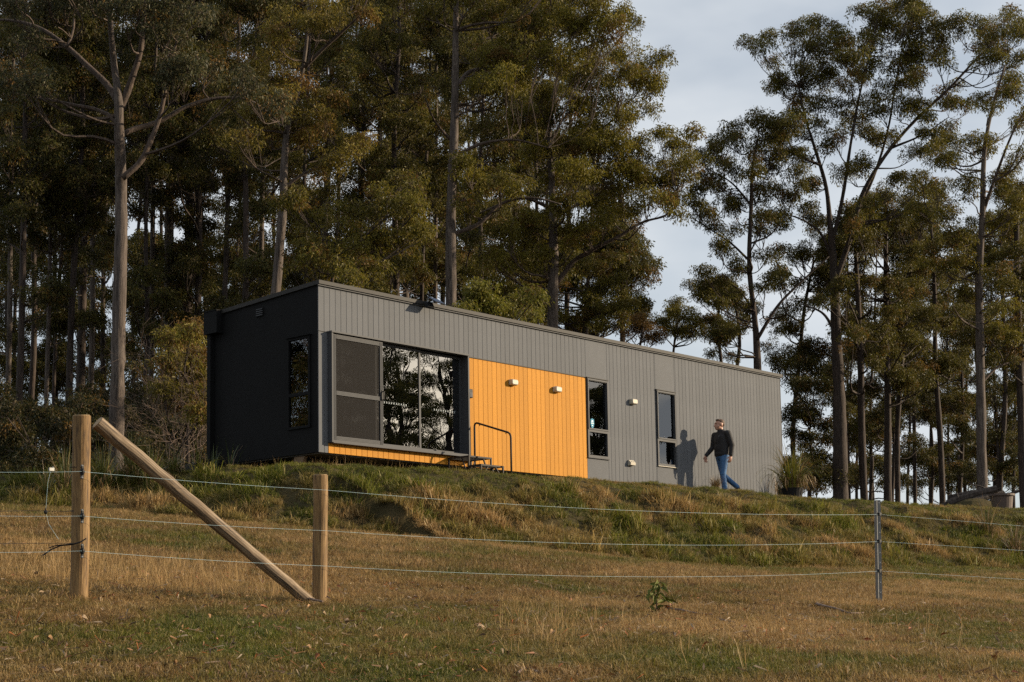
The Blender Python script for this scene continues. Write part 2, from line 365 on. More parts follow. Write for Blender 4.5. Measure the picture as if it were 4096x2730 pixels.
# ------------------------------------------------------------------ scattering (foliage and grass)
def scatter_group(name, meshes):
    g = bpy.data.node_groups.new(name, 'GeometryNodeTree')
    g.interface.new_socket("Geometry", in_out='INPUT', socket_type='NodeSocketGeometry')
    g.interface.new_socket("Geometry", in_out='OUTPUT', socket_type='NodeSocketGeometry')
    N, L = g.nodes, g.links
    gi = N.new('NodeGroupInput'); go = N.new('NodeGroupOutput'); iop = N.new('GeometryNodeInstanceOnPoints'); jn = N.new('GeometryNodeJoinGeometry')
    for me in meshes[::-1]:                              # the join socket reads its links last to first
        src = bpy.data.objects.new(me.name, me)          # never linked to the scene: only its mesh is read
        oi = N.new('GeometryNodeObjectInfo'); oi.inputs['Object'].default_value = src; oi.inputs['As Instance'].default_value = False
        gti = N.new('GeometryNodeGeometryToInstance'); L.new(oi.outputs['Geometry'], gti.inputs[0]); L.new(gti.outputs[0], jn.inputs[0])
    def na(nm, t):
        a = N.new('GeometryNodeInputNamedAttribute'); a.data_type = t; a.inputs['Name'].default_value = nm; return a.outputs[0]
    iop.inputs['Pick Instance'].default_value = True
    L.new(gi.outputs[0], iop.inputs['Points']); L.new(jn.outputs[0], iop.inputs['Instance'])
    L.new(na('vi', 'INT'), iop.inputs['Instance Index']); L.new(na('rot', 'FLOAT_VECTOR'), iop.inputs['Rotation']); L.new(na('sc', 'FLOAT_VECTOR'), iop.inputs['Scale'])
    L.new(iop.outputs[0], go.inputs[0])
    return g
def scatter(name, pts, rot, sc, vi, col, group, parent=None, **kw):
    me = bpy.data.meshes.new(name); n = len(pts)
    me.vertices.add(n); me.vertices.foreach_set("co", np.asarray(pts, np.float32).ravel())
    def put(nm, t, arr, key): a = me.attributes.new(nm, t, 'POINT'); a.data.foreach_set(key, np.asarray(arr).ravel())
    sc = np.asarray(sc, np.float32)
    if sc.ndim == 1: sc = np.repeat(sc[:, None], 3, 1)
    put('rot', 'FLOAT_VECTOR', np.asarray(rot, np.float32), 'vector'); put('sc', 'FLOAT_VECTOR', sc, 'vector'); put('vi', 'INT', np.asarray(vi, np.int32), 'value')
    put('col', 'FLOAT_COLOR', np.concatenate([np.asarray(col, np.float32), np.ones((n, 1), np.float32)], 1), 'color')
    o = link(name, me, parent, **kw)
    md = o.modifiers.new("scatter", 'NODES'); md.node_group = group
    return o

def fast_mesh(name, V, Fc, lv, mats, mi=None):
    me = bpy.data.meshes.new(name); me.from_pydata(np.asarray(V).tolist(), [], Fc); me.update()
    a = me.attributes.new('lv', 'FLOAT', 'FACE'); a.data.foreach_set('value', np.asarray(lv, np.float32))
    for mt in mats: me.materials.append(mt)
    if mi is not None: me.polygons.foreach_set('material_index', np.asarray(mi, np.int32))
    return me

def leaf_clump(name, seed, n=84, Rr=.30, ll=(.075, .125), droop=1.0):
    r = np.random.default_rng(seed); V = []; Fc = []; lv = []; mi = []
    for k in range(7):                                  # fine twigs
        d = r.standard_normal(3); d[2] = abs(d[2])*.7; d /= np.linalg.norm(d); p1 = d*Rr*.95
        s = np.cross(d, r.standard_normal(3)); s /= np.linalg.norm(s); b = len(V)
        V += [-s*.005, s*.005, p1]; Fc.append((b, b+1, b+2)); lv.append(.5); mi.append(1)
    for k in range(n):
        d = r.standard_normal(3); d[2] = d[2]*.7+.25; d /= np.linalg.norm(d)
        p = d*Rr*r.uniform(.35, 1.0)**.6; p[2] *= .8
        g = np.array([r.normal(0, .5), r.normal(0, .5), -droop+r.normal(0, .45)])+.5*d; g /= np.linalg.norm(g)
        s = np.cross(g, r.standard_normal(3)); s /= np.linalg.norm(s); nn = np.cross(g, s)
        L_ = r.uniform(*ll); w = L_*r.uniform(.12, .19); b = len(V)
        V += [p, p+g*L_*.45+s*w+nn*.006, p+g*L_+nn*.02*r.normal(), p+g*L_*.45-s*w+nn*.006]
        Fc += [(b, b+1, b+2), (b, b+2, b+3)]; q = r.random(); lv += [q, q]; mi += [0, 0]
    return fast_mesh(name, V, Fc, lv, [M['leaf'], M['twig']], mi)
LEAVES = scatter_group('gum_foliage', [leaf_clump('leaf_clump', 100+i) for i in range(5)])

def blade_tuft(name, seed, n=26, lean=.45, wid=.035, spread=.35, seedheads=False):
    """unit-height tuft"""
    r = np.random.default_rng(seed); V = []; Fc = []; lv = []
    for k in range(n):
        a = r.uniform(0, 2*np.pi); o = np.array([math.cos(a), math.sin(a), 0]); b0 = o*spread*r.random()**.7
        a2 = a+r.normal(0, .9); o2 = np.array([math.cos(a2), math.sin(a2), 0])
        h = r.uniform(.45, 1.0); ln = lean*r.uniform(.2, 1.6); s = np.array([-o2[1], o2[0], 0])*wid*r.uniform(.6, 1.2)
        p1 = b0+o2*ln*h*.35+np.array([0, 0, h*.6]); p2 = b0+o2*ln*h+np.array([0, 0, h*max(.35, 1-.35*ln)])
        b = len(V); V += [b0-s, b0+s, p1-s*.8, p1+s*.8, p2]; Fc += [(b, b+1, b+3, b+2), (b+2, b+3, b+4)]
        q = r.random(); lv += [q, q]
    return fast_mesh(name, V, Fc, lv, [M['blade']])
TUFTS = scatter_group('grass_tufts', [blade_tuft('tuft', 10+i, 24, .55, .03, .5) for i in range(3)]+[blade_tuft('tuft_flat', 20+i, 24, 1.3, .03, .7) for i in range(3)]+[blade_tuft('tuft_long', 30+i, 26, .6, .016, .3) for i in range(3)]+[blade_tuft('stalk', 40+i, 6, .5, .007, .25) for i in range(3)])

G_GREEN, G_LIME, G_STRAW, G_BROWN = np.array([.070, .088, .014]), np.array([.175, .180, .020]), np.array([.40, .255, .105]), np.array([.18, .105, .042])
def grass_layer(name, n, d0, d1, zone, hgt, label, seed, straw, dpow=1.0, lumpy=False):
    r = np.random.default_rng(seed)
    d = (d0**dpow+(d1**dpow-d0**dpow)*r.random(n))**(1/dpow); X = (r.random(n)-.5)*2*.36*d
    fx = CAM[0]+d*math.sin(YAW)+X*math.cos(YAW); fy = CAM[1]+d*math.cos(YAW)-X*math.sin(YAW)
    t = bank_s(fx, fy)
    keep = {'base': t <= .02, 'bank': (t > .0) & (t < 1), 'pad': t >= .93}[zone]
    keep &= ~((fx > -.03) & (fx < 15.1) & (fy > .02) & (fy < 3.2))
    fx, fy, d, t = fx[keep], fy[keep], d[keep], t[keep]; n = len(fx)
    z = height(fx, fy)
    patch = fbm(fx, fy, 1.6, 2); fine = fbm(fx, fy, .45, 5); big = fbm(fx, fy, 5.0, 6)
    st = np.clip((straw(fx, fy, t, patch, fine, big)+r.normal(0, .16, n)), 0, 1)
    mixg = np.clip(fine*1.6-.3+r.normal(0, .2, n), 0, 1)[:, None]; mixs = np.clip(patch*2-.6+r.normal(0, .25, n), 0, 1)[:, None]
    col = (G_GREEN*(1-mixg)+G_LIME*mixg)*(1-st[:, None])+(G_BROWN*(1-mixs)+G_STRAW*mixs)*st[:, None]
    if zone == 'bank':
        wd, wr = worley(fx, fy, .62); dome = np.clip(1-wd*wd*1.6, 0, 1); wr_ = (wr*7.3) % 1
        st = np.clip(st+(wr_-.5)*.9+(1-dome)*.25-.1, 0, 1); mixs = np.clip(mixs+(wr_[:, None]-.5)*.5, 0, 1)
        col = (G_GREEN*(1-mixg)+G_LIME*mixg)*(1-st[:, None])+(G_BROWN*(1-mixs)+G_STRAW*mixs)*st[:, None]
    h = hgt(t, fine, patch, r, n, st)
    if zone == 'bank': h = h*(.55+.75*dome); h = np.where(t > .72, np.minimum(h, .075), h)
    wsc = np.maximum(h*1.1, .07)
    sc = np.stack([wsc, wsc, h], 1)
    rot = np.stack([r.normal(0, .15, n), r.normal(0, .15, n), r.uniform(0, 6.28, n)], 1)
    if zone == 'bank': rot[:, 0] += .25
    vi = np.where(r.random(n) < .5, r.integers(0, 3, n), r.integers(3, 6, n)); vi = np.where(h > .17, np.where(r.random(n) < .5, r.integers(6, 9, n), vi), vi)
    return scatter(name, np.stack([fx, fy, z-.008], 1), rot, sc, vi, col, TUFTS, label=label, cat='grass', kind='stuff')
def st_base(x, y, t, p, f, b):
    dd = (x-CAM[0])*math.sin(YAW)+(y-CAM[1])*math.cos(YAW)
    strip = np.exp(-((dd-17.5)/6.0)**2)*.45                       # the drier mown strip below the bank
    return .56+strip+1.7*(p-.5)+1.5*(f-.5)
grass_layer('mown_grass', 40000, 6.8, 17, 'base', lambda t, f, p, r, n, s: .035+.05*r.random(n)*f+.03*r.random(n), 'short patchy green and straw grass of the paddock', 41, st_base)
grass_layer('mown_grass', 34000, 15, 34, 'base', lambda t, f, p, r, n, s: .05+.06*r.random(n), 'short dry grass of the mown strip below the bank', 42, st_base)
grass_layer('bank_grass', 110000, 21, 48, 'bank', lambda t, f, p, r, n, s: (.07+.20*r.random(n)**1.5*np.clip(f*2.4-.5, .15, 1.7)), 'rough green and brown grass covering the bank', 43,
            lambda x, y, t, p, f, b: .08+1.6*(p-.5)+1.0*(f-.5)+.25*(t < .35)-.15*(t > .8))
grass_layer('lawn_grass', 26000, 26, 48, 'pad', lambda t, f, p, r, n, s: .03+.035*r.random(n), 'short green grass along the top of the bank', 44,
            lambda x, y, t, p, f, b: .05+.8*(p-.5))
def stalks():
    r = np.random.default_rng(9)
    px = []
    for (u0, u1, v0, v1, d0, d1, k) in ((0, 560, 1290, 1360, 12.6, 15.5, 700), (560, 720, 1330, 1370, 12.4, 14, 60), (1150, 1330, 1300, 1500, 9, 13, 60), (1300, 2300, 1330, 1560, 8, 14, 60)):
        for i in range(k):
            p = at(r.uniform(u0, u1), 1400, r.uniform(d0, d1)); px.append(p[:2])
    P = np.array(px); z = height(P[:, 0], P[:, 1]); n = len(P); h = r.uniform(.14, .34, n)
    col = G_STRAW*r.uniform(.8, 1.35, (n, 1))
    return scatter('dry_stalks', np.c_[P, z-.01], np.c_[r.normal(0, .25, n), r.normal(0, .25, n), r.uniform(0, 6.28, n)], np.c_[h*.6, h*.6, h], r.integers(9, 12, n), col, TUFTS,
                   label='tall pale dry grass stalks around the fence posts', cat='grass', kind='stuff')
stalks()
def weeds():
    r = np.random.default_rng(19); px = []
    for i in range(70): px.append((r.uniform(-.6, 4), r.uniform(-.9, -.1)))
    for i in range(50): px.append((r.uniform(-1.2, -.2), r.uniform(-.4, 3.2)))
    P = np.array(px); z = height(P[:, 0], P[:, 1]); n = len(P); h = r.uniform(.12, .33, n)
    return scatter('dry_weeds', np.c_[P, z-.01], np.c_[r.normal(0, .2, n), r.normal(0, .2, n), r.uniform(0, 6.28, n)], np.c_[h*.8, h*.8, h], r.integers(9, 12, n), G_STRAW*r.uniform(.7, 1.3, (n, 1)), TUFTS,
                   label='thin dry seeding weeds along the foot of the house', cat='weeds', kind='stuff')
weeds()
def litter():
    r = np.random.default_rng(29); n = 5200; d = 7+9.5*r.random(n)**.9; X = (r.random(n)-.5)*2*.36*d
    fx = CAM[0]+d*math.sin(YAW)+X*math.cos(YAW); fy = CAM[1]+d*math.cos(YAW)-X*math.sin(YAW)
    k = fbm(fx, fy, 1.3, 3)+.25*r.random(n) > .52; fx, fy = fx[k], fy[k]; n = len(fx); z = height(fx, fy)
    V = [(-.008, 0, 0), (0, -.03, .006), (.008, 0, 0), (0, .03, -.004)]
    g = scatter_group('litter_bits', [fast_mesh('litter_bit', V, [(0, 1, 2, 3)], [.5], [M['blade']]), fast_mesh('bark_flake', [(-.005, -.05, 0), (.006, -.04, .004), (.004, .05, 0), (-.004, .04, .006)], [(0, 1, 2, 3)], [.5], [M['blade']])])
    pal = np.array([(.40, .30, .20), (.30, .16, .08), (.20, .12, .07), (.32, .25, .18), (.14, .09, .06), (.34, .13, .05)]); col = pal[r.integers(0, 6, n)]*r.uniform(.7, 1.1, (n, 1))
    scatter('leaf_litter', np.c_[fx, fy, z+r.uniform(.012, .05, n)], np.c_[r.normal(0, .5, n), r.normal(0, .5, n), r.uniform(0, 6.28, n)], r.uniform(.4, 1.1, n), r.integers(0, 2, n), col, g, label='small bits of bark and leaf strewn through the paddock grass', cat='litter', kind='stuff')
litter()

# ------------------------------------------------------------------ the house
house = empty('modular_house', (0, 0, 0), label='long grey box house with an orange panel and big sliding glass door on the bank', cat='house')
HL, HW, HT = 15.05, 3.02, 2.96
wall = MB()
T = .10
def wbox(x0, x1, z0, z1): wall.box(x0, x1, .012, T, z0, z1)
DX0, DX1, DZ0, DZ1 = .21, 3.75, .18, 2.115
W1 = (7.46, 8.165, .45, 2.115); W2 = (9.905, 10.612, .44, 2.11)
wbox(.01, DX0, 0.02, HT); wbox(DX0, DX1, DZ1, HT); wbox(DX0, DX1, .02, DZ0); wbox(DX1, W1[0], .02, HT)
wbox(W1[0], W1[1], .02, W1[2]); wbox(W1[0], W1[1], W1[3], HT); wbox(W1[1], W2[0], .02, HT); wbox(W2[0], W2[1], .02, W2[2]); wbox(W2[0], W2[1], W2[3], HT); wbox(W2[1], HL-.01, .02, HT)
wall = wall.build('wall', M['dark'], house)
_bm = {}
def board(x0, x1, z0, z1, mt, name='cladding_board', parent=None, gap=.005):
    w, h = round(x1-x0-gap, 4), round(z1-z0, 4); key = (w, h, mt.name)
    if key not in _bm:
        b = MB(); c = .0025; t = .012
        prof = [(-w/2, 0), (-w/2, -t+c), (-w/2+c, -t), (w/2-c, -t), (w/2, -t+c), (w/2, 0)]
        v = [(x, y, z) for z in (0, h) for x, y in prof]
        b.add(v, [(i, i+1, i+7, i+6) for i in range(5)]+[(5, 4, 3, 2, 1, 0), (6, 7, 8, 9, 10, 11)])
        _bm[key] = b.mesh('cladding_board', mt)
    o = link(name, _bm[key], parent or wall); o.location = ((x0+x1)/2, .011, z0); return o
P_ = .133
for s in range(56): board(s*P_, (s+1)*P_, 2.135, HT, M['grey'])
for s in range(1): board(0, .133, 0, 2.125, M['grey'])
board(.133, .222, 0, 2.125, M['grey'])
x = .226
while x < 3.74: board(x, min(x+P_, 3.76), 0.0, .172, M['orange']); x += P_
x = 3.76
board(x, 29*P_, 0, 2.112, M['orange'])
for s in range(29, 56): board(s*P_, (s+1)*P_, 0, 2.112, M['orange'])
board(56*P_, 61.45*P_, 2.135, HT, M['grey'], 'cladding_sheet'); board(56*P_, 61.45*P_, 0, .43, M['grey'], 'cladding_sheet')
x = 61.45*P_; board(x, x+.095, 0, HT, M['grey']); x += .095
while x < 9.88-.09: board(x, x+P_, 0, HT, M['grey']); x += P_
board(x, 9.895, 0, HT, M['grey'])
board(9.895, 10.62, 2.135, HT, M['grey'], 'cladding_sheet'); board(9.895, 10.62, 0, .42, M['grey'], 'cladding_sheet')
x = 10.62; board(x, x+.04, 0, HT, M['grey']); x += .04
while x < HL-.18: board(x, x+P_, 0, HT, M['grey']); x += P_
board(x, HL-.012, 0, HT, M['grey'])
MB().box(3.77, 7.45, -.016, .01, 2.114, 2.133).build('joint_flashing', M['cap'], house)
MB().box(0.0, .21, -.012, .01, 2.127, 2.133).build('joint_flashing', M['cap'], house)
# end walls, back wall, roof, capping
side = MB(); LW = (.20, .80, .45, 2.08)     # y0 y1 z0 z1 of the end window
def rz(y): return HT-.055*y
def sbox(y0, y1, z0, z1, xa, xb, top=False):
    za, zb = (rz(y0), rz(y1)) if top else (z1, z1)
    v = [(xa, y0, z0), (xb, y0, z0), (xb, y1, z0), (xa, y1, z0), (xa, y0, za), (xb, y0, za), (xb, y1, zb), (xa, y1, zb)]
    side.add(v, [(3, 2, 1, 0), (4, 5, 6, 7), (0, 1, 5, 4), (1, 2, 6, 5), (2, 3, 7, 6), (3, 0, 4, 7)])
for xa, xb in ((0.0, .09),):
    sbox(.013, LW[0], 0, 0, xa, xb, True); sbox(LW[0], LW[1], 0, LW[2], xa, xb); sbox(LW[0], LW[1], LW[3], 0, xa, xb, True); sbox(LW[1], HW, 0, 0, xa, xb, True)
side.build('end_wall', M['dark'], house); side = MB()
sbox(.013, HW, 0, 0, HL-.09, HL, True); side.build('end_wall', M['dark'], house)
MB().box(.1, HL-.1, HW-.09, HW, 0, rz(HW)).build('rear_wall', M['dark'], house)
rf = MB(); v = [(-.03, -.02, HT+.03), (HL+.03, -.02, HT+.03), (HL+.03, HW+.05, rz(HW)+.03), (-.03, HW+.05, rz(HW)+.03)]
v = v+[(a, b, c-.025) for a, b, c in v]
rf.add(v, [(0, 1, 2, 3), (7, 6, 5, 4), (0, 4, 5, 1), (1, 5, 6, 2), (2, 6, 7, 3), (3, 7, 4, 0)]); rf.build('roof', M['cap'], house)
MB().box(-.035, HL+.035, -.06, -.021, HT-.005, HT+.062).build('roof_capping', M['cap'], house)
MB().box(-.03, HL+.03, -.035, -.022, HT-.03, HT-.006).box(-.03, HL+.03, -.021, .0, HT-.02, HT+.02).build('capping_lip', M['frame'], house)
lc = MB(); v = [(-.035, -.02, HT+.062), (-.035, HW, rz(HW)+.062), (-.035, HW, rz(HW)-.01), (-.035, -.02, HT-.01)]; v = v+[(-.002, b, c) for a, b, c in v]
lc.add(v, [(0, 1, 2, 3), (7, 6, 5, 4), (0, 4, 5, 1), (1, 5, 6, 2), (2, 6, 7, 3), (3, 7, 4, 0)]); lc.build('roof_capping', M['cap'], house)
MB().box(.0, .006, -.0035, .013, 0, HT).build('corner_trim', M['grey'], house)
MB().box(HL-.013, HL+.004, -.006, .013, 0, HT).build('corner_trim', M['frame'], house)
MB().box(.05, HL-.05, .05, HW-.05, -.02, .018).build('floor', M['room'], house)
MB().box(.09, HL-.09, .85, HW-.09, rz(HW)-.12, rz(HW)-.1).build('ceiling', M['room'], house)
# under the floor
und = MB()
for y in (.55, 1.6, 2.7): und.box(.1, HL-.1, y, y+.12, -.16, -.021)
und.build('chassis_beam', M['dark_under'], house)
for xx in np.linspace(.6, 14.4, 7):
    for yy in (.21, 2.86):
        g = hz(xx, yy); MB().box(xx-.1, xx+.1, yy-.1, yy+.1, g-.2, -.161).build('stump', M['timber'], house)
sb = MB(); sb.add([(.05, .55, -.30), (.05, .75, -.30), (.05, .70, -.03), (.05, .42, -.03), (.12, .55, -.30), (.12, .75, -.30), (.12, .70, -.03), (.12, .42, -.03)],
                  [(0, 1, 2, 3), (7, 6, 5, 4), (0, 4, 5, 1), (1, 5, 6, 2), (2, 6, 7, 3), (3, 7, 4, 0)]); sb.build('support_block', M['timber'], house)
# sliding door
door = MB()
Y0, Y1 = -.115, .16
door.box(DX0, DX0+.035, Y0, Y1, DZ0, DZ1).box(DX1-.035, DX1, Y0, Y1, DZ0, DZ1).box(DX0-.01, DX1+.01, Y0-.012, Y1, DZ1, DZ1+.03).box(DX0+.035, DX1-.035, Y0, Y1, DZ0-.012, DZ0+.02)
door = door.build('door_surround', M['frame'], house)
rd = MB()
for k in range(3): rd.box(DX0+.036, DX1-.036, Y0+.012+.05*k, Y0+.02+.05*k, DZ0+.021, DZ0+.04)
rd.build('door_track', M['frame'], door)
# insect screen sash, ribbed frame bars
SX0, SX1 = .255, 1.475; sy0 = -.085
fr = MB(); SZ0, SZ1 = DZ0+.03, DZ1-.02
def ribbed(x0, x1, z0, z1, horiz):
    fr.box(x0, x1, sy0, sy0+.03, z0, z1)
    n = 4
    for k in range(n):
        if horiz: a = z0+(z1-z0)*(k+.2)/n; fr.box(x0+.01, x1-.01, sy0-.006, sy0-.001, a, a+(z1-z0)*.55/n)
        else: a = x0+(x1-x0)*(k+.2)/n; fr.box(a, a+(x1-x0)*.55/n, sy0-.006, sy0-.001, z0+.01, z1-.01)
ribbed(SX0, SX0+.075, SZ0, SZ1, False); ribbed(SX1-.075, SX1, SZ0, SZ1, False)
ribbed(SX0+.076, SX1-.076, SZ1-.075, SZ1, True); ribbed(SX0+.076, SX1-.076, SZ0, SZ0+.085, True); ribbed(SX0+.076, SX1-.076, 1.02, 1.095, True)
scr = fr.build('screen_door', M['frame'], house)
MB().box(SX0+.07, SX1-.07, sy0+.012, sy0+.014, 1.09, SZ1-.07).build('screen_mesh', M['screen'], scr); MB().box(SX0+.07, SX1-.07, sy0+.012, sy0+.014, SZ0+.08, 1.025).build('screen_mesh', M['screen'], scr)
MB().tube([(SX1-.015, sy0-.008, 1.2), (SX1-.015, sy0-.045, 1.185), (SX1-.015, sy0-.05, 1.12), (SX1-.015, sy0-.045, 1.05), (SX1-.015, sy0-.008, 1.035)], .011, 6).box(SX1-.045, SX1+.0, sy0-.014, sy0-.007, 1.02, 1.22).build('handle', M['black'], scr)
def sash(x0, x1, z0, z1, y, w, mt, glassmat, par, nm='sliding_panel'):
    f = MB().box(x0, x0+w, y, y+.04, z0, z1).box(x1-w, x1, y, y+.04, z0, z1).box(x0+w, x1-w, y, y+.04, z0, z0+w).box(x0+w, x1-w, y, y+.04, z1-w, z1).build(nm, mt, par)
    MB().box(x0+w-.004, x1-w+.004, y+.016, y+.022, z0+w-.004, z1-w+.004).build('pane', glassmat, f); return f
pa = sash(1.38, 2.555, DZ0+.045, DZ1-.01, .02, .045, M['frame'], M['door_glass'], house)
pb = sash(2.5, DX1-.036, DZ0+.045, DZ1-.01, .075, .045, M['frame'], M['door_glass'], house)
pc = sash(DX0+.036, 1.42, DZ0+.045, DZ1-.01, .075, .045, M['frame'], M['door_glass'], house)
# safety crosses on the glass
cr = MB(); cr.bar((-.012, 0, -.018), (.012, 0, .018), .007, .003); cr.bar((.012, .0005, -.018), (-.012, .0005, .018), .007, .003)
M['decal'] = mat('white_film', (.7, .78, .8), .5, .02)
crm = cr.mesh('safety_cross', M['decal'])
for k in range(10):
    o = link('safety_cross', crm, pa); o.location = (1.62+.062*k, .0345, 1.03)
for k in range(10):
    o = link('safety_cross', crm, pb); o.location = (2.98+.062*k, .0895, 1.03)
# two slot windows
def slot(x0, x1, z0, z1, zm):
    f = MB(); y0, y1 = -.028, .07; w = .05
    f.box(x0, x0+w, y0, y1, z0, z1).box(x1-w, x1, y0, y1, z0, z1).box(x0+w, x1-w, y0, y1, z0, z0+w).box(x0+w, x1-w, y0, y1, z1-w, z1).box(x0+w, x1-w, y0, y1, zm-.025, zm+.025)
    f.box(x0+.012, x1-.012, y0-.012, y0-.001, zm+.026, zm+.055).box(x0+.012, x0+.04, y0-.012, y0-.001, zm+.056, z1-.04).box(x1-.04, x1-.012, y0-.012, y0-.001, zm+.056, z1-.04).box(x0+.012, x1-.012, y0-.012, y0-.001, z1-.039, z1-.012)
    f = f.build('window', M['frame'], house)
    for a, b in ((z0+w, zm-.025), (zm+.025, z1-w)): MB().box(x0+w-.003, x1-w+.003, .02, .026, a-.003, b+.003).build('pane', M['glass'], f)
    MB().box(x0-.015, x1+.015, -.045, .0, z1+.003, z1+.018).build('head_flashing', M['cap'], f)
    return f
wn1 = slot(*W1, 1.01); wn2 = slot(*W2, 1.01)
MB().box(W2[0]-.01, W2[1]+.01, -.04, -.002, W2[2]-.014, W2[2]-.003).build('sill', M['cream'], wn2); MB().box(W1[0]-.01, W1[1]+.01, -.036, -.002, W1[2]-.014, W1[2]-.003).build('sill', M['frame'], wn1)
# shield sticker inside the first window, white boards and curtain behind the panes
M['sticker'] = mat('blue_sticker', (.03, .22, .36), .6, .05, spec=.2)
st = MB(); sx, sz = 7.665, 1.17; q = [(-.055, .09), (-.02, .1), (0, .115), (.02, .1), (.055, .09), (.06, 0), (.045, -.06), (0, -.11), (-.045, -.06), (-.06, 0)]
st.add([(sx+a, .0185, sz+b) for a, b in q]+[(sx+a, .0165, sz+b) for a, b in q], [tuple(range(9, -1, -1)), tuple(range(10, 20))]+[(i, (i+1) % 10, 10+(i+1) % 10, 10+i) for i in range(10)]); stick = st.build('security_sticker', M['sticker'], house)
MB().add([(sx-.045, .0155, sz-.0), (sx+.045, .0155, sz-.0), (sx+.045, .0155, sz+.012), (sx-.045, .0155, sz+.012)], [(0, 1, 2, 3)]).add([(sx-.03, .0155, sz+.03), (sx+.03, .0155, sz+.03), (sx+.018, .0155, sz+.07), (sx-.018, .0155, sz+.07)], [(0, 1, 2, 3)]).add([(sx-.012, .0155, sz-.05), (sx+.012, .0155, sz-.05), (sx+.012, .0155, sz-.03), (sx-.012, .0155, sz-.03)], [(0, 1, 2, 3)]).build('sticker_print', M['decal'], stick)
MB().box(7.80, 8.12, .12, .14, .05, 1.17).build('white_panel', M['white'], house)
MB().box(10.60, 10.72, .12, .14, .02, 2.3).build('white_panel', M['white'], house)
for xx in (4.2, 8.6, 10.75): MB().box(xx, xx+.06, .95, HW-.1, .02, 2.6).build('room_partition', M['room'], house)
# end window (left wall)
f = MB(); y0, y1, z0, z1 = LW; w = .045; xa, xb = -.03, .05
f.box(xa, xb, y0, y0+w, z0, z1).box(xa, xb, y1-w, y1, z0, z1).box(xa, xb, y0+w, y1-w, z0, z0+w).box(xa, xb, y0+w, y1-w, z1-w, z1).box(xa, xb, y0+w, y1-w, 1.03, 1.09)
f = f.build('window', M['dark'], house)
for a, b in ((z0+w, 1.03), (1.09, z1-w)): MB().box(.0, .006, y0+w-.003, y1-w+.003, a-.003, b+.003).build('pane', M['glass'], f)
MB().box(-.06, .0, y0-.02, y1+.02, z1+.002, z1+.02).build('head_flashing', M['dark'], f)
MB().box(.10, .14, .66, .76, .3, 2.2).build('white_panel', M['white'], house)
# vent, rainwater head and downpipe
v_ = MB().box(-.012, -.001, 1.46, 1.66, 2.60, 2.76)
v_ = v_.build('wall_vent', M['dark'], house)
for k in range(4): MB().box(-.03, -.013, 1.475, 1.645, 2.615+.036*k, 2.632+.036*k).build('slat', M['frame'], v_)
rh = MB().box(-.15, -.002, 2.62, 3.0, 2.44, 2.855).box(-.16, -.001, 2.61, 3.01, 2.856, 2.872).build('rainwater_head', M['dark'], house)
MB().box(-.10, -.004, 2.86, 2.96, -.3, 2.439).build('downpipe', M['dark'], house)

# things fixed to the front wall
def bulkhead(x, z, label):
    o = empty('bulkhead_light', (x, -.002, z), label=label, cat='wall light', group='cream wall lights on the front wall')
    MB().box(-.092, .092, -.03, 0, -.055, .055).build('base_plate', M['cream'], o, bevel=.012)
    s = MB(); V = []; 
    for i in range(5):
        a = i/4; k = math.cos(a*1.2)
        V.append([(x_*(.094-.012*a**2), -.031-.072*math.sin(a*math.pi/2), z_*(.06-.022*a**2)) for x_, z_ in ((-1, -.6), (-.8, -1), (.8, -1), (1, -.6), (1, .6), (.8, 1), (-.8, 1), (-1, .6))])
    fl = [p for r_ in V for p in r_]; F = [(i*8+j, i*8+(j+1) % 8, (i+1)*8+(j+1) % 8, (i+1)*8+j) for i in range(4) for j in range(8)]+[tuple(range(32, 40))]
    s.add(fl, F).build('diffuser', M['cream'], o, smooth=False, bevel=.006); return o
bulkhead(5.10, 1.757, 'cream bulkhead light on the orange wall, the one nearer the sliding door')
bulkhead(6.455, 1.757, 'cream bulkhead light on the orange wall, the one nearer the slot window')
bulkhead(9.02, 1.757, 'cream bulkhead light on the grey wall between the two slot windows')
o = empty('power_outlet', (8.91, -.002, .425), label='cream weatherproof power outlet low on the grey wall', cat='power outlet')
MB().box(-.085, .085, -.035, 0, -.06, .06).build('back_box', M['cream'], o, bevel=.008)
MB().add([(-.085, -.036, .058), (.085, -.036, .058), (.085, -.09, .0), (-.085, -.09, .0), (-.085, -.036, -.05), (.085, -.036, -.05), (.085, -.085, -.05), (-.085, -.085, -.05)], [(0, 1, 2, 3), (3, 2, 6, 7), (0, 3, 7, 4), (1, 5, 6, 2), (4, 7, 6, 5), (0, 4, 5, 1)]).build('flap', M['cream'], o)
for dx in (-.04, .03): MB().box(dx-.018, dx+.018, -.083, -.062, .018, .024).build('switch', M['black'], o)
o = empty('entry_keypad', (3.855, -.002, 1.41), label='small black keypad box on the orange wall beside the door', cat='keypad')
MB().box(-.05, .05, -.055, 0, -.085, .085).build('case', M['black'], o, bevel=.01); MB().box(-.038, .038, -.06, -.056, -.07, .02).build('cover', M['frame'], o)
o = empty('solar_floodlight', (2.62, -.06, 3.0), label='black solar flood light clamped to the roof edge over the door', cat='flood light')
MB().box(-.02, .02, -.10, .0, -.03, 0.0).bar((0, -.08, -.01), (.05, -.16, .04), .02).build('bracket', M['black'], o)
MB().box(-.15, .15, -.012, .012, -.10, .10, Matrix.Translation((.10, -.19, .02)) @ Euler((R_(-58), 0, R_(8))).to_matrix().to_4x4()).build('panel', M['solar'], o)
MB().box(-.158, .158, -.018, .0, -.108, .108, Matrix.Translation((.10, -.19, .005)) @ Euler((R_(-58), 0, R_(8))).to_matrix().to_4x4()).build('backing', M['black'], o)
MB().box(-.09, .09, -.025, .025, -.06, .06, Matrix.Translation((-.02, -.12, -.07)) @ Euler((R_(-25), 0, 0)).to_matrix().to_4x4()).build('lamp_head', M['black'], o)

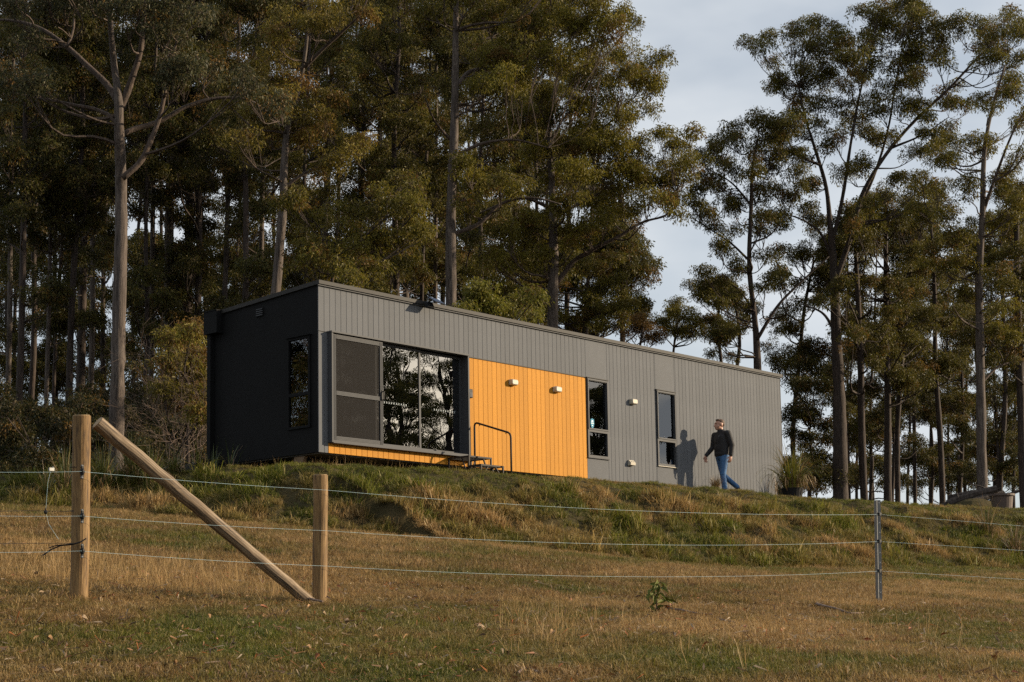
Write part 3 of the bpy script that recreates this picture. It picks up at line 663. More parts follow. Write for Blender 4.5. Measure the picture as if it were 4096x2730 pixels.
# steps and handrail
def gz(x, y): return hz(x, y)-.03
stp = empty('entry_steps', (3.5, -.3, -.2), label='black steel mesh steps below the right end of the glass door', cat='steps')
def step(x0, x1, y0, y1, zt):
    t = .03; f = MB().box(x0, x1, y0, y0+t, zt-t, zt).box(x0, x1, y1-t, y1, zt-t, zt).box(x0, x0+t, y0+t, y1-t, zt-t, zt).box(x1-t, x1, y0+t, y1-t, zt-t, zt)
    f.build('frame', M['rail'], stp).location = (-3.5, .3, .2)
    mm = MB()
    for k in range(int((x1-x0)/.035)): mm.bar((x0+t+.035*k, y0+t, zt-.012), (x0+t+.035*k, y1-t, zt-.012), .012, .006)
    for k in range(int((y1-y0)/.05)): mm.bar((x0+t, y0+t+.05*k, zt-.019), (x1-t, y0+t+.05*k, zt-.019), .006, .006)
    mm.build('tread_mesh', M['rail'], stp).location = (-3.5, .3, .2)
    for xx in (x0+t/2, x1-t/2):
        for yy in (y0+t/2, y1-t/2): MB().bar((xx, yy, gz(xx, yy)), (xx, yy, zt-t), .028).build('leg', M['rail'], stp).location = (-3.5, .3, .2)
    zb = gz(x0, y0)+.02
    for p, q in (((x0+.02, y0+.02, zb), (x0+.22, y0+.02, zt-t)), ((x1-.02, y0+.02, zb), (x1-.22, y0+.02, zt-t)), ((x0+.02, y0+.02, zb), (x0+.02, y0+.2, zt-t)), ((x1-.02, y0+.02, zb), (x1-.02, y0+.2, zt-t))):
        MB().bar(p, q, .018).build('brace', M['rail'], stp).location = (-3.5, .3, .2)
step(3.22, 3.86, -.56, -.02, .13); step(3.22, 3.86, -.86, -.57, -.055)
rl = empty('handrail', (3.92, -.5, -.2), label='bent black steel handrail sloping down beside the entry steps', cat='handrail')
def arc(p0, c, p1, n=6): return [((1-t)**2*np.array(p0)+2*t*(1-t)*np.array(c)+t*t*np.array(p1)) for t in np.linspace(0, 1, n)]
ra, rb = np.array((3.93, -.06, .86)), np.array((3.93, -.98, .56))
d_ = (rb-ra)/np.linalg.norm(rb-ra)
path = [(3.93, -.06, gz(3.93, -.06)), (3.93, -.06, .5)]+arc((3.93, -.06, .76), ra, ra+d_*.09)+arc(rb-d_*.09, rb, rb-np.array((0, 0, .1)))+[(3.93, -.98, .2), (3.93, -.98, gz(3.93, -.98))]
MB().tube(np.array(path)-np.array((3.92, -.5, -.2)), .019, 8).build('rail_tube', M['rail'], rl, smooth=True)
for p in (ra+d_*.15, rb-d_*.12): MB().bar(p-np.array((3.92, -.5, -.2)), p+np.array((0, .01, -.04))-np.array((3.92, -.5, -.2)), .012).build('bracket', M['rail'], rl)

# ------------------------------------------------------------------ fence
def loc_pts(P, o): return np.asarray(P)-np.asarray(o)
def round_post(name, base, top, r0, r1, mt, label, n=20, cham=.006):
    base, top = np.array(base, float), np.array(top, float)
    o = empty(name, base, label=label, cat='fence post')
    t = np.linspace(0, 1, 14); pts = np.outer(1-t, base)+np.outer(t, top)-base; pts[:, :2] += .004*rng.standard_normal((14, 2)).cumsum(0)*.4
    rad = r0+(r1-r0)*t; rad = rad*(1+.012*rng.standard_normal(14)); rad[-1] = rad[-2]-cham; pts[-2] = pts[-1]-(top-base)/np.linalg.norm(top-base)*cham
    MB().tube(pts, rad, n, wob=.006).build('pole', mt, o, smooth=False)
    d = (top-base)/np.linalg.norm(top-base)
    MB().tube([pts[-1]-d*.002, pts[-1]+d*.003], rad[-1]-.003, n).build('sawn_end', M['post_top'], o)
    return o
B1 = at(181, 1370, 11.75); T1 = at(185.5, 955, 11.75); B1[2] = hz(B1[0], B1[1])-.3; 
post1 = round_post('strainer_post', B1, T1, .0645, .064, M['post'], 'tallest round timber fence post, with three black insulators')
B2 = at(735.5, 1390, 12.85); T2 = at(738.5, 1091, 12.85); B2[2] = hz(B2[0], B2[1])-.3
post2 = round_post('strainer_post', B2, T2, .0585, .058, M['post'], 'shorter round timber fence post at the foot of the diagonal brace')
BA, BB = at(224, 972, 11.85), at(722, 1393, 12.75)
brace = empty('fence_brace', BA, label='weathered round timber brace leaning from the tall post to the short one', cat='fence brace')
Lb = float(np.linalg.norm(BB-BA)); brace.rotation_euler = Vector(BB-BA).to_track_quat('Z', 'Y').to_euler()
bp = np.zeros((24, 3)); bp[:, 2] = np.linspace(0, Lb, 24); bp[1:-1, :2] += .0015*rng.standard_normal((22, 2))
MB().tube(bp, np.linspace(.053, .047, 24)*(1+.010*rng.standard_normal(24)), 18, wob=.012).build('pole', M['oldpost'], brace)
MB().tube([(0, 0, -.004), (0, 0, .001)], .048, 18).build('sawn_end', M['post_top'], brace)
# steel star picket
B3, T3 = at(2018.5, 1386, 16.4), at(2015, 1150, 16.4); B3[2] = hz(B3[0], B3[1])-.2
pick = empty('steel_fence_post', B3, label='thin grey steel star post with drilled holes', cat='fence post')
ax = (T3-B3); Lp = np.linalg.norm(ax); ax /= Lp
mp = MB()
for a in (R_(200), R_(320), R_(80)):
    e = np.array((math.cos(a), math.sin(a), 0)); s = np.array((-e[1], e[0], 0)); w, th = .036, .003
    v = [p+q for p in (np.zeros(3), ax*Lp) for q in (e*.0+s*th, e*w+s*th, e*w-s*th, e*.0-s*th)]
    mp.add(v, [(3, 2, 1, 0), (4, 5, 6, 7), (0, 1, 5, 4), (1, 2, 6, 5), (2, 3, 7, 6), (3, 0, 4, 7)])
mp.build('star_section', M['steel'], pick)
M['hole'] = mat('bright_hole', (.55, .55, .52), .6, .05)
e1 = np.array((math.cos(R_(200)), math.sin(R_(200)), 0)); e2 = np.array((math.cos(R_(320)), math.sin(R_(320)), 0)); nrm = -np.array((math.sin(YAW), math.cos(YAW), 0))
hm = MB().tube([(0, 0, 0), nrm*.002], .006, 8).mesh('drilled_hole', M['hole'])
for k in range(10):
    o = link('drilled_hole', hm, pick); o.location = Vector(ax*Lp*(.26+.08*k)+e2*.02-np.array((-e2[1], e2[0], 0))*(.004)*1.0)
# insulators and wires
WV1, WV2, WV3 = (1085, 1187, 1267), (1128, 1221, 1302), (1183, 1245, 1313)
M['wire'] = mat('blue_white_polywire', (.45, .62, .66), .5, .15, 60, stretch=(1, 1, 1))
NB = -np.array((math.sin(YAW), math.cos(YAW), 0))   # towards the viewer's side of the fence
order = ('top', 'middle', 'bottom')
W1P = [at(190, v, 11.65) for v in WV1]; W2P = [at(752, v, 12.82) for v in WV2]; W3P = [at(2020, v, 16.36) for v in WV3]
def knob_ins(p, label):
    o = empty('wire_insulator', p, label=label, cat='insulator', group='black insulators on the tall post')
    MB().ell((0, 0, .0), (.016, .02, .028), 10, 6).ell((0, 0, 0), (.023, .016, .01), 10, 6).build('body', M['black'], o)
    MB().box(-.008, .008, -.008, .008, -.05, .05).build('strap_plate', M['black'], o)
    for s in (-1, 1): MB().ell((NB[0]*.008, NB[1]*.008, s*.042), (.009, .009, .009), 8, 5).build('bolt', M['steel'], o)
for k, p in enumerate(W1P): knob_ins(p+NB*.012, f'black two-bolt insulator on the tall post holding the {order[k]} wire')
def sag(a, b, s, n=12):
    t = np.linspace(0, 1, n); P = np.outer(1-t, a)+np.outer(t, b); P[:, 2] -= s*4*t*(1-t); return P
WL = [at(-60, v, 11.3) for v in (1085, 1185, 1270)]; WR = [at(2420, v, 17.2) for v in (1215, 1270, 1336)]
# left run ends level at the tall post; right run crosses brace and short post
for k in range(3):
    P = np.concatenate([sag(WL[k], W1P[k]+NB*.03, .004, 6), sag(W1P[k]+NB*.03, W2P[k]+NB*.05, .01, 10)[1:], sag(W2P[k]+NB*.05, W3P[k]+NB*.02, .07*(1 if k else .9), 18)[1:], sag(W3P[k]+NB*.02, WR[k], .0, 6)[1:]])
    MB().tube(P, .00095, 5).build('fence_wire', M['wire'], label=f'{order[k]} of the three pale blue fence wires', cat='fence wire', group='electric fence wires')
    o = empty('wire_insulator', W3P[k]+NB*.015, label=f'small black ring clip on the steel post holding the {order[k]} wire', cat='insulator', group='black ring clips on the steel post')
    MB().box(-.02, .02, -.015, .015, -.012, .018).build('body', M['black'], o)
    th = np.linspace(0, 2*math.pi, 15); hr = np.array([(RT*math.cos(a)*.022+np.array((0, 0, 1))*math.sin(a)*.03)+RT*.045-np.array((0, 0, .02)) for a in th]); MB().tube(hr, .0022, 4, cap=False).build('ring', M['black'], o)
# dark tie wires round the tall post and the left dead-end wires
for k, (vv_, dv) in enumerate(((1075, -3), (1175, -2), (1250, 2))):
    c = at(182, vv_, 11.75); th = np.linspace(0, 2*math.pi, 25); P = np.array([c+np.array((math.cos(a)*.067, math.sin(a)*.067, .006*math.sin(a))) for a in th]); MB().tube(P, .0025, 5, cap=False).build('tie_wire', M['black'], post1).location = Vector(-B1)
P = np.array([at(-60, 1177, 11.25), at(60, 1174, 11.5), at(170, 1176, 11.66)]); MB().tube(P, .0018, 5).build('plain_wire', M['black'], label='thin dark plain wire running left from the tall post at middle height', cat='fence wire')
P = np.array([at(-60, 1250, 11.25), at(60, 1249, 11.5), at(170, 1249, 11.66)]); MB().tube(P, .0018, 5).build('plain_wire', M['black'], label='thin dark plain wire running left from the tall post near its bottom', cat='fence wire')
P = np.array([at(198, 1238, 11.62), at(185, 1246, 11.6), at(165, 1252, 11.6), at(140, 1254, 11.58), at(118, 1263, 11.56), at(98, 1277, 11.55)])
MB().tube(P, .005, 6).build('cable', M['black'], label='loose black cable hanging from the tall post', cat='cable')
P = np.array([at(178, 1249, 11.6), at(150, 1252, 11.58), at(128, 1254, 11.57), at(112, 1260, 11.56)]); MB().tube(P, .004, 6).build('cable', M['black'], label='short black cable with a grey end clip below the bottom insulator', cat='cable')
P = np.array([at(116, 1084, 11.55), at(110, 1110, 11.55), at(107, 1150, 11.55), at(105, 1176, 11.55), at(112, 1205, 11.55), at(135, 1240, 11.56)]); MB().tube(P, .0010, 5).build('jumper_wire', M['wire'], label='thin jumper wire hanging between the fence wires left of the tall post', cat='wire')
o = empty('wire_clamp', at(118, 1080, 11.55), label='small grey clamp joining the jumper to the top wire', cat='clamp'); MB().box(-.02, .02, -.008, .008, -.008, .014).build('body', M['steel'], o); MB().ell((.012, 0, .016), (.008, .008, .008), 8, 5).build('bolt', M['steel'], o)
MB().ell((0, 0, 0), (.014, .014, .016), 8, 6).ell((0, 0, .02), (.006, .006, .01), 6, 4).build('wire_clamp', M['black'], label='small dark clamp on the jumper at the middle wire', cat='clamp').location = Vector(at(105, 1177, 11.54))

# ------------------------------------------------------------------ trees
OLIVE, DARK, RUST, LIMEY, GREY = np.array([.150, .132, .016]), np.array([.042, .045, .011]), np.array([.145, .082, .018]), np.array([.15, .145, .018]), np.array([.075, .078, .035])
TREES = []
def smooth_path(P, n):
    P = np.asarray(P, float); k = len(P)
    if k < 3: 
        t = np.linspace(0, 1, n); return np.outer(1-t, P[0])+np.outer(t, P[-1])
    seg = np.r_[0, np.cumsum(np.linalg.norm(np.diff(P, axis=0), axis=1))]; T_ = np.linspace(0, seg[-1], n); out = np.empty((n, 3))
    tang = np.gradient(P, seg, axis=0)
    for i, s in enumerate(T_):
        j = min(np.searchsorted(seg, s, 'right')-1, k-2); h = seg[j+1]-seg[j]; u = (s-seg[j])/h
        out[i] = (2*u**3-3*u**2+1)*P[j]+(u**3-2*u**2+u)*h*tang[j]+(-2*u**3+3*u**2)*P[j+1]+(u**3-u**2)*h*tang[j+1]
    return out
def tree(label, d, trunk, wpx, blobs=(), limbs=(), col=OLIVE, dens=1.0, bark='bark', group=None, name='gum_tree', seed=None, rust=.07, csize=1.0, autolimb=True, sat=True, spread=1.3):
    """trunk: (u, v) bottom to top; wpx: widths; blobs: (u, v, r) foliage masses; limbs: [(list of (u, v), width px)]"""
    r = np.random.default_rng(seed if seed is not None else len(TREES)+500)
    s = d/PXM
    tp = [at(u, v, d+r.normal(0, .12)) for u, v in trunk]
    g = hz(tp[0][0], tp[0][1])
    w = list(wpx)
    if tp[0][2] > g-.1: tp = [np.array((tp[0][0]+r.normal(0, .1), tp[0][1], g-.3))]+tp; w = [w[0]*1.18]+w
    tp = np.array(tp); base = tp[0].copy()
    root = empty(name, base, label=label, cat='tree', group=group)
    n = max(14, int(len(tp)*5)); path = smooth_path(tp, n)
    seg = np.r_[0, np.cumsum(np.linalg.norm(np.diff(tp, axis=0), axis=1))]; w = np.interp(np.linspace(0, seg[-1], n), seg, np.interp(np.linspace(0, 1, len(tp)), np.linspace(0, 1, len(w)), w) if len(w) != len(tp) else w)
    rad = w/2*s; rad = rad*(1+.03*r.standard_normal(n)); rad[0] *= 1.15
    MB().tube(path-base, rad, 12, wob=.035).build('trunk', M[bark], root, smooth=True)
    lpaths = [(path, rad)]
    for lp, lw in limbs:
        k = len(lp); off = np.linspace(0, 1, k)*r.normal(0, 1.0)
        L_ = smooth_path([at(u, v, d+o) for (u, v), o in zip(lp, off)], k*5); lr = np.linspace(lw, max(lw*.3, 1.6), k*5)/2*s
        MB().tube(L_-base, lr*(1+.03*r.standard_normal(k*5)), 9, wob=.03).build('limb', M['bark_limb' if bark == 'bark' else 'bark_dark'], root, smooth=True); lpaths.append((L_, lr))
    allp = np.concatenate([p for p, _ in lpaths]); allr = np.concatenate([q for _, q in lpaths]); 
    br = MB(); C_, S_, CO = [], [], []
    blobs = list(blobs)+[(u+math.cos(a)*rp*q, v+math.sin(a)*rp*q*.8, rp*r.uniform(.55, .85)) for (u, v, rp) in blobs for a, q in [(r.uniform(0, 6.28), r.uniform(.7, 1.25))]]*bool(sat)
    for (u, v, rp) in blobs:
        Rb = rp*s; c = at(u, v, d+r.normal(0, 1)*spread*max(Rb, .8))
        # limb to this foliage mass
        dv = c-allp; hd = np.hypot(dv[:, 0], dv[:, 1]); cost = np.linalg.norm(dv, axis=1)+np.where(dv[:, 2] < .35*hd, 1.5*(.35*hd-dv[:, 2])+.2, 0)
        j = int(np.argmin(cost)); a = allp[j]; ln = np.linalg.norm(c-a)
        q0 = c-np.array((0, 0, Rb*.35)); mid = (a+q0)/2+np.array((r.normal(0, .08), r.normal(0, .08), -.05+r.normal(0, .05)))*ln; mid[2] -= .06*ln
        lp = smooth_path([a, a*.6+mid*.4+r.normal(0, .03, 3)*ln, mid, q0], 9)
        r0 = min(allr[j]*.6, .014*ln+.012); 
        if autolimb: br.tube(lp-base, np.linspace(r0, .010, 9), 5, cap=False)
        ns = int(np.clip(round(4+3.2*Rb), 3, 9)); cen = []                      # rounded leaf heads on the dome of the mass
        for i in range(ns):
            dv_ = r.standard_normal(3); dv_[2] = abs(dv_[2])*.9-.25; dv_ /= np.linalg.norm(dv_); cen.append(c+dv_*Rb*r.uniform(.45, .75)*np.array((1, 1, .85)))
        cen = np.array(cen); nc = int(max(8, 36*dens*Rb**2/csize**2)); wh = r.integers(0, ns, nc); Rs = Rb*r.uniform(.30, .52, ns)
        dirs = r.standard_normal((nc, 3)); dirs[:, 2] = dirs[:, 2]*.75+.45; dirs /= np.linalg.norm(dirs, axis=1)[:, None]
        P = cen[wh]+dirs*(Rs[wh][:, None]*(.55+.5*r.random((nc, 1))))*np.array((1, 1, .9)); P += r.normal(0, .05, (nc, 3))
        nt = min(nc, 9 if Rb > .5 else 5)
        for q in P[:nt]:
            k0 = lp[int(r.integers(4, 9))]; m_ = (k0+q)/2+r.normal(0, .06, 3)*Rb; m_[2] -= .05*Rb; br.tube(np.array([k0, m_, q])-base, [.012, .008, .004], 3, cap=False)
        C_.append(P); S_.append(csize*r.uniform(.7, 1.2, nc))
        base_c = col*(1-.0)*r.uniform(.8, 1.2); tint = np.where(r.random((nc, 1)) < rust*r.uniform(0, 2), RUST, base_c)*r.uniform(.8, 1.2, (nc, 1)); CO.append(tint)
    if br.n: br.build('branches', M['bark_limb' if bark == 'bark' else 'bark_dark'], root, kind='stuff')
    if C_:
        P = np.concatenate(C_); nn = len(P)
        scatter('crown', P-base, np.c_[r.normal(0, .25, nn), r.normal(0, .25, nn), r.uniform(0, 6.28, nn)], np.concatenate(S_), r.integers(0, 5, nn), np.concatenate(CO), LEAVES, parent=root, kind='stuff')
    TREES.append(root); return root
def autoblobs(trunk, y0, y1, hw, n, r0, r1, seed):
    r = np.random.default_rng(seed); tv = np.array(trunk, float); o = []
    for i in range(n):
        v = y0+(y1-y0)*r.random(); u = np.interp(-v, -tv[:, 1], tv[:, 0]); f = (v-y0)/(y1-y0+1e-9); k = hw*(.35+.65*math.sin(math.pi*min(1, .15+.85*(1-f)*1.0)))
        o.append((u+r.uniform(-1, 1)*k, v, r.uniform(r0, r1)))
    return o
def B(s): return [tuple(float(q) for q in p.split(',')) for p in s.split()]

# --- left big tree, forked, with a long bare limb to the left
tree('big pale forked gum tree left of the house with a long bare limb', 40, [(267, 1095), (271, 850), (274, 700), (278, 560), (278, 420), (274, 300), (272, 225), (262, 150), (255, 70), (250, -40)], [35, 32, 30, 29, 27, 23, 19, 15, 13, 11],
     B("150,20,50 60,110,45 30,20,55 240,10,60 320,20,60 380,90,50 420,20,55 110,-20,60 200,-40,60 560,190,40 470,170,45 620,260,40 90,190,40 20,170,45 400,190,40"),
     [([(272, 235), (250, 200), (205, 155), (150, 105), (90, 65), (30, 48), (-30, 46)], 17), ([(276, 255), (300, 190), (322, 120), (330, 50), (338, -40)], 18), ([(279, 310), (300, 300), (360, 282), (430, 245), (500, 226), (570, 230), (640, 280)], 13),
      ([(281, 410), (320, 375), (348, 320), (368, 265), (385, 180), (410, 80)], 15), ([(155, 108), (168, 70), (170, 30), (160, -20)], 7)], GREY*.8+DARK*.2, .8)
# --- the tree behind the left end of the roof
tree('gum tree rising behind the near corner of the roof with a rusty crown', 47, [(632, 690), (640, 600), (650, 480), (653, 380), (662, 290), (690, 190), (705, 90), (710, 0)], [23, 21, 19, 17, 14, 10, 8, 5],
     B("640,130,42 655,175,45 690,215,45 640,245,50 700,270,50 600,270,45 740,300,40 620,320,45 690,330,40 740,235,35 600,190,35 560,240,35 770,60,45 820,10,50 720,20,50 660,60,45 780,370,38 830,350,40 560,330,40"),
     [([(700, 155), (740, 115), (790, 70), (830, 30), (850, -20)], 10), ([(655, 430), (690, 405), (730, 385), (790, 355), (850, 340)], 8)], OLIVE*.8+RUST*.3, 1.0, rust=.3)
# --- the tall straight trunk right of the near corner
tree('tall straight gum tree towering over the glass door end of the house', 50, [(1037, 720), (1036, 600), (1036, 500), (1043, 320), (1046, 200), (1047, 80), (1050, -60)], [27, 25, 22, 20, 17, 14, 10],
     B("1120,45,62 1190,20,65 1260,60,68 1330,60,60 1170,110,60 1240,130,65 1180,170,60 1290,150,60 1100,140,45 1060,20,50 990,30,50 1350,25,55 1420,40,40 1440,60,30 1340,130,50 1380,60,50 1110,-20,55 1230,-30,60 1330,-40,60 1400,-10,50 1080,405,40 1110,420,45 1060,430,40 1150,430,40 1080,470,35 1120,200,50 1200,215,50"),
     [([(1044, 210), (1080, 165), (1130, 160), (1200, 150)], 13), ([(1040, 470), (1090, 450), (1170, 400), (1200, 410)], 9), ([(1038, 540), (1100, 515), (1150, 470), (1220, 455), (1290, 470)], 11), ([(1043, 330), (1000, 280), (975, 220)], 8), ([(1042, 360), (1110, 330), (1180, 322), (1260, 340)], 9)], OLIVE, 1.0)
# --- the leaning-limbed tree behind the orange wall
tree('spreading gum tree behind the middle of the house with a low limb sweeping right', 54, [(1270, 770), (1271, 650), (1271, 520), (1268, 420), (1262, 300), (1280, 180), (1300, 120)], [25, 25, 20, 15, 10, 7, 5],
     B("1380,140,40 1440,130,38 1490,150,35 1470,190,45 1420,180,50 1500,215,38 1350,190,55 1290,210,55 1410,240,50 1470,260,40 1330,270,60 1260,280,55 1400,300,50 1210,290,50 1230,360,55 1290,340,60 1360,350,62 1420,340,55 1460,390,55 1400,400,60 1330,410,60 1500,420,50 1540,430,48 1565,410,40 1550,460,38 1500,470,40 1440,450,50 1370,470,52 1310,470,50 1250,430,45 1560,340,38 1520,320,40 1590,375,35 1490,335,36 1240,500,40 1290,540,45 1350,530,42 1200,560,50 1150,540,45 1180,610,48 1250,610,45 1130,600,40 1400,510,40"),
     [([(1280, 650), (1320, 600), (1370, 570), (1420, 545), (1480, 510), (1530, 495), (1560, 470)], 12), ([(1268, 480), (1200, 455), (1150, 470), (1080, 500)], 9), ([(1268, 500), (1330, 470), (1400, 430)], 8), ([(1265, 400), (1310, 340), (1380, 300), (1440, 240)], 8)], OLIVE*1.05, 1.05, bark='bark')
# --- low crowns just above the roof line
tree('bushy gum sapling crown low over the roof near the corner', 44, [(760, 700), (765, 620), (770, 560)], [8, 7, 5], B("720,520,48 780,500,50 840,500,52 890,480,48 930,520,45 960,470,42 700,580,50 760,590,50 830,570,52 890,560,46 800,640,40 860,620,40 740,640,40 690,470,40 940,440,40 970,540,36"), (), OLIVE*.8, 1.0, 'bark_dark', seed=31)
tree('lime green bush showing over the roof edge right of the tall trunk', 43, [(1090, 760), (1095, 740), (1100, 720)], [7, 6, 4], B("1080,700,28 1120,705,32 1160,720,32 1195,735,30 1060,730,28 1130,740,28 1210,700,26 1100,670,22"), (), LIMEY, 1.1, 'bark_dark', seed=32, name='leafy_shrub')
tree('dense gum crown over the roof behind the orange wall', 60, [(1340, 790), (1345, 720), (1350, 640)], [10, 9, 6], B("1330,690,45 1380,680,45 1350,730,40 1400,720,40 1420,740,32 1310,740,35 1400,650,40 1360,620,42 1440,700,26 1465,690,18 1200,660,45 1160,670,40 1240,700,40 1210,620,40 1395,600,35 1110,640,35"), (), OLIVE*.85, 1.0, 'bark_dark', seed=33)
tree('small rusty-brown gum behind the roof edge', 70, [(1470, 800), (1475, 770), (1480, 740)], [6, 5, 4], B("1440,740,22 1465,750,26 1495,765,24 1480,735,20 1510,780,16 1450,770,24"), (), RUST*1.1, 1.1, 'bark_dark', seed=34, rust=.5)
tree('small slim gum standing alone against the sky above the roof', 85, [(1545, 830), (1552, 770), (1560, 700)], [6, 5, 3], B("1560,700,22 1545,715,22 1585,720,26 1600,745,18 1535,740,18 1570,740,24 1555,770,15 1590,770,14"), (), OLIVE*.9, .9, 'bark_dark', seed=35, csize=1.2)
# --- right-hand trees
tree('slender gum behind the far end of the house, left of the biggest tree', 58, [(1742, 860), (1735, 740), (1722, 620), (1726, 480), (1730, 380), (1740, 320)], [18, 14, 11, 9, 7, 4],
     B("1700,300,36 1740,285,40 1780,300,40 1815,320,42 1680,330,36 1655,365,32 1620,375,26 1720,345,42 1770,360,42 1820,370,38 1690,400,36 1740,410,40 1640,420,28 1610,440,26 1590,470,22 1660,470,32 1700,470,34 1760,460,38 1620,510,26 1680,540,30 1740,520,34 1790,510,32 1650,570,26 1620,630,22 1650,650,24 1690,690,28 1640,700,24 1780,590,28 1800,640,26 1700,610,24 1830,430,36 1760,640,26 1680,760,26 1640,770,24"),
     [([(1740, 780), (1790, 700), (1850, 640), (1905, 590)], 9), ([(1722, 600), (1680, 560), (1620, 520), (1590, 500)], 6), ([(1725, 560), (1770, 540), (1800, 500)], 5), ([(1724, 470), (1680, 420), (1630, 390)], 6), ([(1735, 720), (1690, 660), (1640, 640)], 6)], DARK*.6+OLIVE*.45, .85, 'bark_dark')
tree('biggest gum tree right of the house with a wide umbrella crown', 60, [(1932, 1150), (1930, 1020), (1927, 880), (1921, 760), (1917, 640), (1908, 520), (1898, 430), (1872, 340), (1850, 270), (1835, 200)], [36, 32, 26, 23, 20, 12, 9, 7, 5, 4],
     B("1750,112,26 1785,150,30 1820,90,34 1860,75,38 1905,80,34 1935,85,30 1850,120,40 1895,130,44 1945,140,46 1990,110,40 2010,45,42 2050,30,45 2095,28,45 2130,55,42 2150,95,40 2080,80,48 2030,95,46 2070,140,48 2120,140,40 2000,170,48 1950,190,48 1900,190,46 1840,180,40 1800,210,36 2050,200,48 2110,190,42 2160,150,36 2200,70,40 2240,55,40 2275,85,38 2310,60,40 2345,90,42 2330,140,40 2290,150,36 2250,120,36 1830,245,36 1880,245,40 1940,250,42 2000,240,42 2060,255,40 1800,290,34 1860,310,36 1920,320,36 1990,310,38 2110,250,36 2180,210,30 1830,350,30 1780,330,28 2040,330,34 1990,400,28 2050,420,28 2120,360,32 2150,320,28 1930,400,28 1880,430,26 1850,480,26 1800,450,26 2000,470,26 1780,510,24 1960,540,22 2100,440,26 2180,300,28 2220,250,28"),
     [([(1918, 650), (1950, 560), (1985, 440), (2040, 350), (2110, 270), (2180, 205), (2240, 140), (2290, 90)], 13), ([(1912, 560), (1935, 460), (1955, 330), (1975, 220), (2000, 120)], 10), ([(1960, 510), (2010, 400), (2040, 300), (2060, 180), (2075, 100)], 8), ([(1885, 380), (1840, 360), (1800, 310)], 7), ([(1916, 610), (1880, 530), (1830, 500), (1790, 490)], 8), ([(1922, 770), (1890, 720), (1845, 700)], 9), ([(2050, 340), (2120, 310), (2180, 270)], 6)], DARK*.45+OLIVE*.6, 1.0, 'bark_dark')
tree('tall gum tree near the right edge, its pale trunk above the log pile', 55, [(2258, 1140), (2255, 1000), (2252, 800), (2250, 640), (2258, 480), (2262, 350), (2285, 230), (2310, 150)], [25, 22, 19, 17, 13, 10, 7, 4],
     B("2300,200,36 2340,220,38 2270,250,34 2330,290,36 2220,330,34 2190,370,34 2150,360,34 2260,330,30 2350,350,30 2210,420,36 2160,430,36 2290,420,30 2190,490,36 2240,540,34 2300,520,28 2340,480,32 2180,560,36 2150,610,32 2220,610,34 2290,630,30 2340,590,30 2240,690,30 2300,720,26 2120,480,34 2330,660,26 2270,760,22 2340,760,26"),
     [([(2255, 500), (2290, 400), (2330, 300), (2370, 230)], 9), ([(2252, 640), (2210, 560), (2170, 500)], 7), ([(2252, 760), (2210, 735), (2190, 705)], 6), ([(2255, 880), (2300, 840), (2360, 830)], 7)], OLIVE*.8, .8)
RIGHT = 'thin trunked gums among the trees right of the house'
rt = [
 ([(1986, 1150), (1980, 1000), (1978, 850), (1972, 700), (1965, 560)], [18, 17, 15, 13, 8], 480, 860, 75, 24, 62), ([(2040, 1152), (2040, 950), (2036, 700), (2035, 450)], [18, 16, 13, 7], 430, 900, 90, 30, 64),
 ([(2063, 1152), (2062, 1000), (2075, 800), (2095, 600)], [13, 12, 10, 6], 480, 880, 75, 20, 66), ([(2166, 1155), (2160, 1000), (2150, 850), (2147, 650), (2140, 520)], [14, 13, 11, 9, 5], 440, 860, 75, 24, 68),
 ([(2103, 1155), (2100, 950), (2094, 800), (2105, 700)], [9, 8, 7, 4], 520, 860, 60, 16, 75), ([(2352, 1120), (2345, 900), (2338, 650), (2335, 450)], [20, 18, 15, 9], 380, 900, 60, 20, 57),
 ([(1830, 1150), (1822, 1000), (1835, 850), (1850, 700), (1870, 600)], [12, 11, 9, 8, 5], 520, 900, 60, 18, 66), ([(2205, 1155), (2212, 1000), (2210, 850)], [10, 9, 6], 700, 1050, 65, 18, 74),
 ([(2298, 1150), (2310, 900), (2305, 700), (2300, 560)], [12, 11, 9, 5], 460, 860, 65, 20, 72), ([(1660, 860), (1650, 750), (1655, 660)], [8, 7, 4], 650, 800, 40, 9, 72), ([(1690, 870), (1700, 780), (1690, 700)], [9, 8, 5], 680, 830, 40, 8, 75)]
RL = ['slim trunk standing first to the right of the biggest gum', 'stout dark trunk standing second to the right of the biggest gum', 'thin leaning trunk close against the right side of the stout dark one', 'bare slim trunk midway between the stout dark trunk and the pale one',
      'very thin far trunk just left of the bare slim one', 'gum trunk cut off by the right edge of the picture', 'slim gum rising out of the dark bush at the far end of the house', 'short thin gum just left of the log pile', 'thin gum rising above the brown tub', 'small thin gum peeping over the roof, left of a similar pair', 'small thin gum peeping over the roof, right of a similar pair']
for k, (tk, w, y0, y1, hw, n, d) in enumerate(rt):
    tree(RL[k], d, tk, w, autoblobs(tk, y0, y1, hw, n, 22, 38, 700+k), (), DARK*.55+OLIVE*.45, .75, 'bark_dark', group=RIGHT, seed=800+k)
